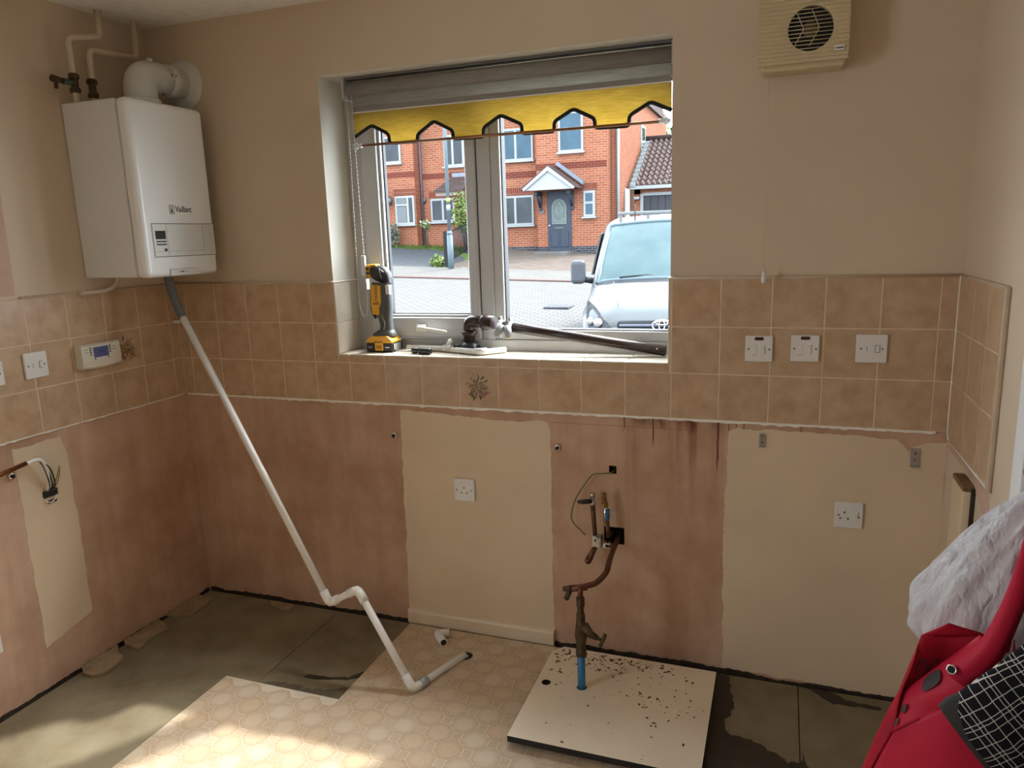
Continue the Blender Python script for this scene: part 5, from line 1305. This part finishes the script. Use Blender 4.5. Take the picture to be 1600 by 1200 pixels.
for _ in range(330):
    if r.random() < .74: x, y = r.gauss(1.84, .12), -.085 - abs(r.gauss(0, .05))
    elif r.random() < .5: x, y = r.gauss(2.03, .06), r.gauss(-.30, .06)
    else: x, y = r.uniform(1.65, 2.18), r.uniform(-.57, -.09)
    if not (1.66 < x < 2.18 and -.57 < y < -.082) or math.hypot(x - 1.786, y + .29) < .02 or math.hypot(x - 1.666, y + .297) < .02: continue
    s = r.choice((.001, .0015, .002, .003)) * r.uniform(.7, 1.5); a = r.uniform(0, 6.28); L = s * r.uniform(1, 3.2)
    dm.add([(x + L * math.cos(a), y + L * math.sin(a), .0401), (x - s * math.sin(a), y + s * math.cos(a), .0401), (x - L * math.cos(a), y - L * math.sin(a), .0401), (x + s * math.sin(a), y - s * math.cos(a), .0401), (x, y, .0401 + s * .9)], [(0, 1, 4), (1, 2, 4), (2, 3, 4), (3, 0, 4)])
for x, y, s in ((1.845, -.105, .011), (1.872, -.098, .008), (2.02, -.105, .010), (2.045, -.118, .008), (1.668, -.165, .010), (1.652, -.125, .009), (1.70, -.30, .006), (1.712, -.285, .005), (1.69, -.21, .007)):
    P = [(x + s * (.6 + .5 * r.random()) * math.cos(a), y + s * .6 * (.6 + .5 * r.random()) * math.sin(a), .0401) for a in [2 * PI * k / 7 for k in range(7)]]
    dm.add(P + [(x, y, .0401 + s * .35)], [(k, (k + 1) % 7, 7) for k in range(7)])
ob('dirt_crumbs', dm, M['dirt'], None, label='brown dirt crumbs scattered over the cream board', cat='dirt', kind='stuff')

# ---------------------------------------------------------------- broken plaster pieces along the wall foot
M['chip'] = pm('pale_plaster_chip', (.34, .25, .15), .9, .25, 18, .4)
def chip(label, pts, th=.010):
    P = []
    for i, (x, y) in enumerate(pts):
        x2, y2 = pts[(i + 1) % len(pts)]; n = max(1, int(math.hypot(x2 - x, y2 - y) / .018))
        for k in range(n):
            t = k / n; P.append((x + (x2 - x) * t + random.uniform(-.002, .002), y + (y2 - y) * t + random.uniform(-.002, .002), 0.0))
    ob('plaster_chip', MB().prism(P, (0, 0, th)), M['chip'], None, label=label, cat='plaster chip', group='broken plaster along the wall foot', bevel=.002)
chip('largest flat plaster piece at the left wall foot, nearest the sunlit floor', [(.002, -.66), (.004, -.50), (.060, -.545), (.100, -.560), (.108, -.60), (.112, -.665), (.085, -.690), (.04, -.685)], .012)
chip('cracked pale plaster piece at the left wall foot, below the tall cream strip', [(.002, -.47), (.004, -.30), (.07, -.325), (.096, -.345), (.085, -.42), (.10, -.495), (.085, -.50), (.03, -.49)], .011)
chip('pale plaster strip at the left wall foot, nearest the corner', [(.002, -.26), (.003, -.075), (.05, -.085), (.098, -.09), (.102, -.16), (.108, -.225), (.07, -.245)], .010)
chip('small plaster chip on the dark floor by the back wall, beneath the slanting pipe', [(.352, -.035), (.40, -.030), (.48, -.036), (.47, -.070), (.445, -.082), (.375, -.062)], .010)
# ---------------------------------------------------------------- cable and copper pipe on the left wall
lc_ = thing('copper_pipe', 'short copper pipe with white sleeve and loose wires entering the left wall', 'pipe', (.04, -.8, .70))
ob('pipe', MB().tube([(.04, -1.02, .790), (.04, -.765, .8205)], .0078, 14), M['copper'], lc_)
ob('sleeve', MB().tube(smooth_path([(.04, -.768, .820), (.04, -.735, .8225), (.038, -.712, .815), (.032, -.694, .785), (.020, -.683, .745), (.004, -.678, .705), (-.02, -.676, .68)], 6), .0062, 12), M['white'], lc_)
for k in range(3): ob('wire', MB().tube(smooth_path([(.036, -.716, .812), (.030 + .004 * k, -.700 + .006 * k, .785), (.022, -.684 + .010 * k, .735), (.006, -.675 + .010 * k, .70), (-.02, -.672, .675)], 5), .0022, 6), M['black'], lc_)
ob('wire', MB().tube(smooth_path([(-.01, -.655, .69), (.018, -.655, .725), (.022, -.640, .762), (.018, -.634, .768), (.012, -.634, .74), (.008, -.645, .71), (-.01, -.65, .69)], 6), .002, 6), pm('yellow_green_wire', (.30, .26, .04), .5), lc_)
ob('wire', MB().tube(smooth_path([(-.01, -.692, .660), (.010, -.680, .652), (.010, -.660, .662), (-.01, -.640, .675)], 5), .0022, 6), M['white'], lc_)
ob('terminal_block', MB().bev(-.03, .004, -.694, -.640, .668, .694, .004, 1).bev(-.03, .002, -.680, -.648, .645, .656, .003, 1), M['black'], lc_)
# ---------------------------------------------------------------- bags hanging from the door lever
M['carrier'] = cloth('thin_white_plastic', (.80, .78, .80), .35, .30, (4, 4, 4), 5, .08, None, .9)
cb = thing('carrier_bag', 'crumpled thin white carrier bag hanging from the door lever', 'carrier bag', (2.74, -.97, .70))
secs = [(1.052, 2.802, -.925, .007, .012), (1.02, 2.797, -.935, .015, .028), (.985, 2.778, -.955, .034, .046), (.95, 2.755, -.97, .052, .06), (.905, 2.732, -.98, .068, .07), (.865, 2.717, -.985, .084, .078), (.82, 2.706, -.985, .096, .082), (.775, 2.700, -.985, .099, .082), (.735, 2.702, -.985, .092, .076), (.705, 2.705, -.985, .070, .056), (.695, 2.706, -.985, .03, .026)]
secs = [(z, x + .010 * min(1, (1.052 - z) * 9), y + .055 * min(1, (1.052 - z) * 9), rx, ry) for z, x, y, rx, ry in secs]
rows = []; N = 64
for i, z in enumerate([1.052 - .357 * k / 44 for k in range(45)]):
    for j in range(len(secs) - 1):
        if secs[j][0] >= z >= secs[j + 1][0] - 1e-6:
            t = (secs[j][0] - z) / (secs[j][0] - secs[j + 1][0]); a = [secs[j][q] * (1 - t) + secs[j + 1][q] * t for q in range(5)]; break
    r_ = []
    for k in range(N):
        th = 2 * PI * k / N
        f = 1 + .055 * math.sin(7 * th + 9 * z) * math.sin(20 * z) + .045 * math.sin(13 * th - 31 * z) + .03 * math.sin(5 * th + 60 * z) + .035 * abs(math.sin(4 * th + 22 * z))
        x = min(2.829, a[1] + a[3] * f * math.cos(th)); r_.append((x, a[2] + a[4] * f * math.sin(th), z + .006 * math.sin(6 * th + 25 * z)))
    rows.append(r_)
b = MB().grid(rows, 0, True, True); b.add(rows[-1], [list(range(N))])
ob('body', b, M['carrier'], cb)
ob('handle', MB().tube(smooth_path([(2.802, -.922, 1.05), (2.794, -.915, 1.062), (2.802, -.905, 1.066), (2.812, -.905, 1.05)], 5), .005, 8), M['carrier'], cb)

M['red'] = pm('red_woven_bag', (.52, .014, .045), .55, .12, 14, .1, spec=.25)
M['redin'] = pm('red_bag_lining', (.40, .010, .028), .6, .15, 14, .1, spec=.2)
M['bagprint'] = pm('black_bag_print', (.035, .03, .035), .6, .2, 20)
tb = thing('tote_bag', 'red shopping tote with black print and metal eyelet hanging by the door', 'tote bag', (2.66, -1.08, .30))
def coons(p00, p10, p11, p01, nu=14, nv=14, bulge=0.0, ax=Vector((0, -1, 0)), wob=.0, seed=0):
    P = [Vector(p) for p in (p00, p10, p11, p01)]; rows = []
    for j in range(nv + 1):
        v = j / nv; r = []
        for i in range(nu + 1):
            u = i / nu; q = P[0] * (1 - u) * (1 - v) + P[1] * u * (1 - v) + P[2] * u * v + P[3] * (1 - u) * v
            q = q + ax * (bulge * math.sin(PI * u) * math.sin(PI * v) + wob * math.sin(7 * u + 5 * v + seed) * math.sin(4 * v + 2 * u + seed)); r.append(q)
        rows.append(r)
    return rows
def sheet(name, rows, mat, par, th=.0018):
    o = ob(name, MB().grid(rows, 0, True), mat, par); m = o.modifiers.new('thickness', 'SOLIDIFY'); m.thickness = th; return o
# back panel (its top corner folds up), front panel slumping, hem band turned outwards
sheet('back_panel', coons((2.492, -1.055, .30), (2.77, -1.045, .30), (2.715, -1.045, .800), (2.609, -1.055, .792), 14, 18, -.012, Vector((0, -1, 0)), .004), M['redin'], tb)
sheet('back_flap', coons((2.609, -1.055, .790), (2.714, -1.045, .798), (2.700, -1.045, .806), (2.650, -1.055, .820), 10, 6, .004), M['redin'], tb)
sheet('front_panel', coons((2.470, -1.085, .30), (2.80, -1.115, .30), (2.735, -1.135, .795), (2.572, -1.085, .618), 20, 24, .026, Vector((-.2, -1, .25)), .007, 2), M['red'], tb)
sheet('hem_band', coons((2.570, -1.086, .612), (2.728, -1.134, .775), (2.690, -1.085, .822), (2.588, -1.062, .684), 24, 10, .010, Vector((-.5, -.8, .5)), .002, 1), M['red'], tb)
sheet('side_gusset', coons((2.470, -1.085, .30), (2.492, -1.055, .30), (2.606, -1.057, .776), (2.571, -1.085, .62), 8, 18, -.010, Vector((1, 0, 0)), .003), M['redin'], tb)
sheet('far_gusset', coons((2.80, -1.115, .30), (2.77, -1.045, .30), (2.752, -1.045, .800), (2.738, -1.135, .79), 8, 18, -.010, Vector((-1, 0, 0)), .003), M['redin'], tb)
sheet('base', coons((2.470, -1.085, .30), (2.80, -1.115, .30), (2.77, -1.045, .30), (2.492, -1.055, .30), 8, 4), M['redin'], tb)
st = []
for p, w_ in (((2.655, -1.112, .748), .022), ((2.692, -1.124, .806), .021), ((2.722, -1.110, .880), .018), ((2.750, -1.07, .955), .016), ((2.786, -.99, 1.045), .015), ((2.800, -.955, 1.056), .015)):
    v = Vector(p); q = Vector((.80, -.05, -.55)).normalized(); st.append([v - q * w_, v - q * w_ * .3 + Vector((0, -.006, 0)), v + q * w_ * .3 + Vector((0, -.006, 0)), v + q * w_])
sm = [smooth_path([r[k] for r in st], 5) for k in range(4)]
sheet('strap', [[sm[k][i] for k in range(4)] for i in range(len(sm[0]))], M['red'], tb)
st2 = MB().tube(smooth_path([(2.735, -1.05, .78), (2.752, -1.03, .88), (2.785, -.99, 1.0), (2.803, -.95, 1.052)], 6), .009, 8)
ob('far_strap', st2, M['red'], tb)
ey = Vector((2.645, -1.1215, .771)); en = Vector((-.35, -.85, .35)).normalized()
ob('eyelet', MB().tube([ey + (en.orthogonal().normalized() * math.cos(a) + en.cross(en.orthogonal().normalized()) * math.sin(a)) * .0068 for a in [2 * PI * k / 20 for k in range(20)]], .0016, 8, closed=True), M['chrome'], tb)
ob('eyelet_hole', MB().lathe(ey - en * .001, en, [(0, .0055), (.001, .0055)], 16), M['screwhole'], tb)
# printed shapes follow the hem and the back panel
def decal(name, rows, off, mat, u0, u1, v0, v1, shape):
    nv, nu = len(rows) - 1, len(rows[0]) - 1
    def at(u, v):
        a, c = min(nu - 1, int(u * nu)), min(nv - 1, int(v * nv)); fu, fv = u * nu - a, v * nv - c
        return rows[c][a] * (1 - fu) * (1 - fv) + rows[c][a + 1] * fu * (1 - fv) + rows[c + 1][a + 1] * fu * fv + rows[c + 1][a] * (1 - fu) * fv
    uc, vc = (u0 + u1) / 2, (v0 + v1) / 2; pts = []
    for k in range(16):
        t = 2 * PI * k / 16; e = abs(math.cos(t)) ** shape * math.copysign(1, math.cos(t)), abs(math.sin(t)) ** shape * math.copysign(1, math.sin(t))
        pts.append(at(uc + (u1 - u0) / 2 * e[0], vc + (v1 - v0) / 2 * e[1]) + off)
    c = at(uc, vc) + off
    o = ob(name, MB().add(pts + [c], [(k, (k + 1) % 16, 16) for k in range(16)]), mat, tb); m = o.modifiers.new('thickness', 'SOLIDIFY'); m.thickness = .0004
hrows = coons((2.570, -1.086, .612), (2.728, -1.134, .775), (2.690, -1.085, .822), (2.588, -1.062, .684), 24, 10, .010, Vector((-.5, -.8, .5)), .002, 1)
brows = coons((2.492, -1.055, .30), (2.77, -1.045, .30), (2.715, -1.045, .800), (2.609, -1.055, .792), 14, 18, -.012, Vector((0, -1, 0)), .004)
ho = Vector((-.003, -.004, .002)); bo_ = Vector((0, -.003, 0))
decal('print_blot', hrows, ho, M['bagprint'], .28, .50, .55, .92, .7)
decal('print_blot', hrows, ho, M['bagprint'], .06, .12, .35, .55, .8)
decal('print_blot', hrows, ho, M['bagprint'], .02, .05, .10, .30, .8)
decal('print_blot', brows, bo_, M['bagprint'], .02, .20, .60, .68, .6)
for k in range(5): decal('print_letter', brows, bo_, M['bagprint'], .10 + .085 * k, .115 + .085 * k, .85 - .004 * k, .905 - .004 * k, .5)
for k in range(4): decal('print_letter', brows, bo_, M['bagprint'], .11 + .095 * k, .16 + .095 * k, .895 - .03 * (k % 2), .903 - .03 * (k % 2), .5)

def glovemat():
    m, nt, b = nodes('quilted_black_check')
    tc = nt.nodes.new('ShaderNodeTexCoord'); mp = nt.nodes.new('ShaderNodeMapping'); mp.inputs['Rotation'].default_value = (0, math.radians(40), 0)
    nt.links.new(tc.outputs['Object'], mp.inputs[0]); sp = nt.nodes.new('ShaderNodeSeparateXYZ'); nt.links.new(mp.outputs[0], sp.inputs[0])
    l = None
    for s, per, ofs in ((sp.outputs[0], .0165, 0), (sp.outputs[2], .0165, 0), (sp.outputs[0], .0495, .006), (sp.outputs[2], .0495, .006)):
        w = mth(nt, 'ADD', s, mth(nt, 'ADD', ofs, mth(nt, 'MULTIPLY', mth(nt, 'SUBTRACT', noise(nt, tc.outputs['Object'], 30, 2), .5), .004)))
        q = mth(nt, 'LESS_THAN', mth(nt, 'PINGPONG', w, per / 2), .0006); l = q if l is None else mth(nt, 'MAXIMUM', l, q)
    nt.links.new(mix(nt, l, (.010, .010, .013), (.55, .54, .50)), b.inputs['Base Color']); b.inputs['Roughness'].default_value = .85; b.inputs['Specular IOR Level'].default_value = .15
    return m
M['glove'] = glovemat()
M['glovein'] = pm('black_glove_lining', (.006, .006, .006), .9, .2, 20, spec=.1)
M['binding'] = pm('charcoal_binding', (.03, .028, .026), .8, .15, 60, .2)
gv = thing('oven_glove', 'black quilted oven glove with white check lines, open end towards the floor', 'oven glove', (2.68, -1.2, .62))
ga_ = Vector((.70, .08, .71)).normalized(); gb = Vector((.62, .02, -.78)).normalized(); gc = ga_.cross(gb)
rows = []; c0 = Vector((2.668, -1.205, .690)); NG = 40
for i in range(25):
    t = i / 24; d = .21 * t; wv = .082 + .012 * t - .05 * max(0, t - .75); tv = .026 + .006 * math.sin(t * 9); r_ = []
    for k in range(NG):
        a = 2 * PI * k / NG; q = 1 + .03 * math.sin(t * 38) * math.sin(3 * a) + .05 * abs(math.sin(t * 19))
        p = c0 + ga_ * d + gb * wv * math.cos(a) + gc * tv * q * math.sin(a); p.x = min(p.x, 2.828); r_.append(p)
    rows.append(r_)
b = MB().grid(rows, 0, True, True); b.add(rows[-1], [list(range(NG))])
o = ob('quilted_body', b, M['glove'], gv)
inn = [[c0 + ga_ * (.012 + .04 * j) + (p - c0) * (.90 - .05 * j) for p in rows[0]] for j in range(3)]
b = MB().grid(inn, 0, True, True); b.add(inn[-1], [list(range(NG))]); b.grid([rows[0], inn[0]], 0, True, True)
ob('lining', b, M['glovein'], gv)
bt = []
for p in rows[0]: bt.append(p + ga_ * .004)
ob('binding', MB().grid([[c0 + (p - c0) * 1.04 - ga_ * .004 for p in rows[0]], [c0 + (p - c0) * 1.075 + ga_ * .012 for p in rows[0]], [c0 + (p - c0) * 1.03 + ga_ * .034 for p in rows[0]]], 0, True, True), M['binding'], gv)
ob('hanging_loop', MB().tube(smooth_path([c0 + ga_ * .205, Vector((2.80, -1.08, .93)), Vector((2.803, -.97, 1.045))], 6), .003, 6), M['binding'], gv)

# ---------------------------------------------------------------- parked van
M['vanwhite'] = pmx('white_van_paint', (.24, .26, .27), .25, .03, 2, coat=.1)
M['vanglass'] = pmx('pale_blue_windscreen', (.085, .14, .155), .15, .3, 2.2, spec=.3, col2=(.13, .19, .205))
M['vandark'] = pmx('dark_van_trim', (.035, .04, .05), .5, .15, 8)
M['lens'] = pmx('headlamp_lens', (.07, .075, .085), .12, .8, 12, spec=.6)
M['tyre'] = pmx('tyre_rubber', (.02, .02, .02), .85, .1, 12)
M['vanmirror'] = pmx('grey_mirror_shell', (.10, .11, .13), .45, .1, 5)
M['dashpale'] = pmx('pale_dash_paper', (.62, .72, .73), .7, .1, 5)
vn = thing('panel_van', 'white van with roof bar parked facing the window', 'van', (1.10, 6.0, -.15), rz=math.radians(7), local=True)
# stations: y, top z, half width, shoulder radius
stn = [(.00, .62, .78, .10), (.02, .74, .82, .10), (.10, .82, .86, .12), (.30, .91, .90, .14), (.60, .99, .92, .16), (.90, 1.05, .93, .18)]
stw = [(.92, 1.06, .93, .20), (1.15, 1.27, .91, .22), (1.40, 1.48, .885, .22), (1.62, 1.66, .86, .22), (1.78, 1.76, .845, .20)]
str_ = [(1.80, 1.77, .845, .20), (2.1, 1.85, .85, .18), (3.0, 1.89, .86, .16), (4.3, 1.89, .86, .16), (4.75, 1.85, .85, .16), (4.8, 1.2, .90, .1), (4.82, .4, .90, .1)]
def arc_row(y, zt, w, r, zb=.28, n=16, inset=0):
    side = []
    wb_ = .93 if y > .5 else w + .04
    prow = [(-wb_, y, zb), (-max(wb_ - .0, w), y, min(.75, zt - r - .05))]
    top = []
    for k in range(7):
        a = PI - (PI / 2) * k / 6; top.append((-w + r + r * math.cos(a), y, zt - r + r * math.sin(a) - .02))
    for k in range(1, n):
        u = -1 + 2 * k / n; top.append((u * (w - r), y - (.10 if y < .6 else .14) * (1 - u * u) + .10, zt + .03 * (1 - u * u) - .02))
    for k in range(7):
        a = PI / 2 - (PI / 2) * k / 6; top.append((w - r + r * math.cos(a), y, zt - r + r * math.sin(a) - .02))
    return prow + top + [(max(wb_, w), y, min(.75, zt - r - .05)), (wb_, y, zb)]
rws = [arc_row(*s) for s in stn + stw + str_]
b = MB().grid(rws, 0, True)
fr_ = rws[0]; b.add(fr_, [list(range(len(fr_)))])
b.add(rws[-1], [list(reversed(range(len(rws[-1]))))])
ob('body', b, M['vanwhite'], vn, loc=(0, 0, 0))
wsr = []
for s in stw:
    full = arc_row(*s); seg = full[6:-6]; wsr.append([(p[0] * 1.0, p[1] - .018, p[2] + .016) for p in seg])
ob('windscreen', MB().grid(wsr, 0, True), M['vanglass'], vn, loc=(0, 0, 0))
edge = [wsr[0][k] for k in range(len(wsr[0]))] + [wsr[i][-1] for i in range(1, len(wsr))] + [wsr[-1][k] for k in reversed(range(len(wsr[-1])))] + [wsr[i][0] for i in reversed(range(1, len(wsr) - 1))]
ob('windscreen_seal', MB().tube(edge, .024, 6, closed=True), pmx('grey_screen_edge', (.16, .22, .26), .3), vn, loc=(0, 0, 0))
ob('cowl', MB().grid([[(p[0], p[1] - .10, p[2] - .055) for p in wsr[0]], [(p[0], p[1] - .0, p[2] + .012) for p in wsr[0]]], 0, True), M['vandark'], vn, loc=(0, 0, 0))
ob('grille', MB().bev(-.50, .50, -.035, .02, .56, .66, .03, 2), M['vandark'], vn, loc=(0, 0, 0))
ob('grille_slat', MB().bev(-.48, .48, -.055, -.03, .595, .625, .01, 2), pmx('silver_slat', (.25, .28, .36), .3, .1, 5, metal=.5), vn, loc=(0, 0, 0))
bg = MB()
def ell(rx, rz, r, cx=0, cz=.61): bg.tube([(cx + rx * math.cos(a), -.065, cz + rz * math.sin(a)) for a in [2 * PI * k / 28 for k in range(28)]], r, 6, closed=True)
ell(.105, .062, .010); ell(.032, .058, .007); ell(.068, .022, .007, 0, .640)
ob('badge', bg, M['chrome'], vn, loc=(0, 0, 0))
ob('bumper', MB().bev(-.90, .90, -.10, .25, .12, .52, .08, 3), M['vanwhite'], vn, loc=(0, 0, 0))
ob('lower_intake', MB().bev(-.45, .45, -.115, -.05, .18, .36, .03, 2), M['vandark'], vn, loc=(0, 0, 0))
for s in (-1, 1):
    hp = [(s * .58, -.010, .60), (s * .66, -.02, .55), (s * .83, .03, .57), (s * .875, .14, .70), (s * .885, .26, .86), (s * .85, .24, .885), (s * .74, .10, .80)]
    ob('headlight', MB().prism(hp, (0, -.06, 0)), M['lens'], vn, loc=(0, 0, 0), bevel=.012)
    ob('lamp_reflector', MB().ball((s * .72, -.055, .645), (.055, .03, .05), 12, 8).ball((s * .81, .0, .66), (.04, .03, .045), 12, 8), M['chrome'], vn, loc=(0, 0, 0))
    mz = 1.02
    ob('mirror', MB().bev(s * 1.09 - .09, s * 1.09 + .09, .98, 1.16, mz, mz + .30, .05, 3), M['vanmirror'], vn, loc=(0, 0, 0))
    ob('mirror_arm', MB().tube([(s * .88, 1.18, mz + .02), (s * 1.03, 1.08, mz + .06)], .04, 8), M['vandark'], vn, loc=(0, 0, 0))
    ob('side_window', MB().prism([(s * .925, 1.25, 1.12), (s * .925, 2.2, 1.12), (s * .86, 2.15, 1.66), (s * .86, 1.78, 1.64)], (s * .02, 0, 0)), M['vandark'], vn, loc=(0, 0, 0))
    for y in (.78, 3.85):
        ob('wheel', MB().lathe((s * .70, y, .31), (s, 0, 0), [(0, .30), (.02, .315), (.20, .315), (.22, .28), (.225, .20), (.20, .19), (.21, .05)], 28), M['tyre'], vn, loc=(0, 0, 0))
    ob('bonnet_crease', MB().tube([(s * .50, .08, .825), (s * .56, .5, .985), (s * .62, .85, 1.055)], .006, 6), M['vanwhite'], vn, loc=(0, 0, 0))
for x0 in (-.55, .15):
    ob('wiper', MB().tube([(x0 + .62, .86, 1.075), (x0 + .35, .93, 1.125), (x0, .93, 1.10)], .012, 6), M['vandark'], vn, loc=(0, 0, 0))
ob('roof_bar', MB().bev(-.66, .66, 2.0, 2.06, 1.885, 1.93, .01, 1), M['vanwhite'], vn, loc=(0, 0, 0))
for x in (-.62, -.25, .62): ob('roof_bar_foot', MB().bev(x - .02, x + .02, 2.01, 2.05, 1.78, 1.89, .005, 1), M['vanwhite'], vn, loc=(0, 0, 0))
ob('aerial', MB().tube([(-.42, 1.90, 1.78), (-.42, 1.93, 2.02)], .008, 6), M['vandark'], vn, loc=(0, 0, 0))
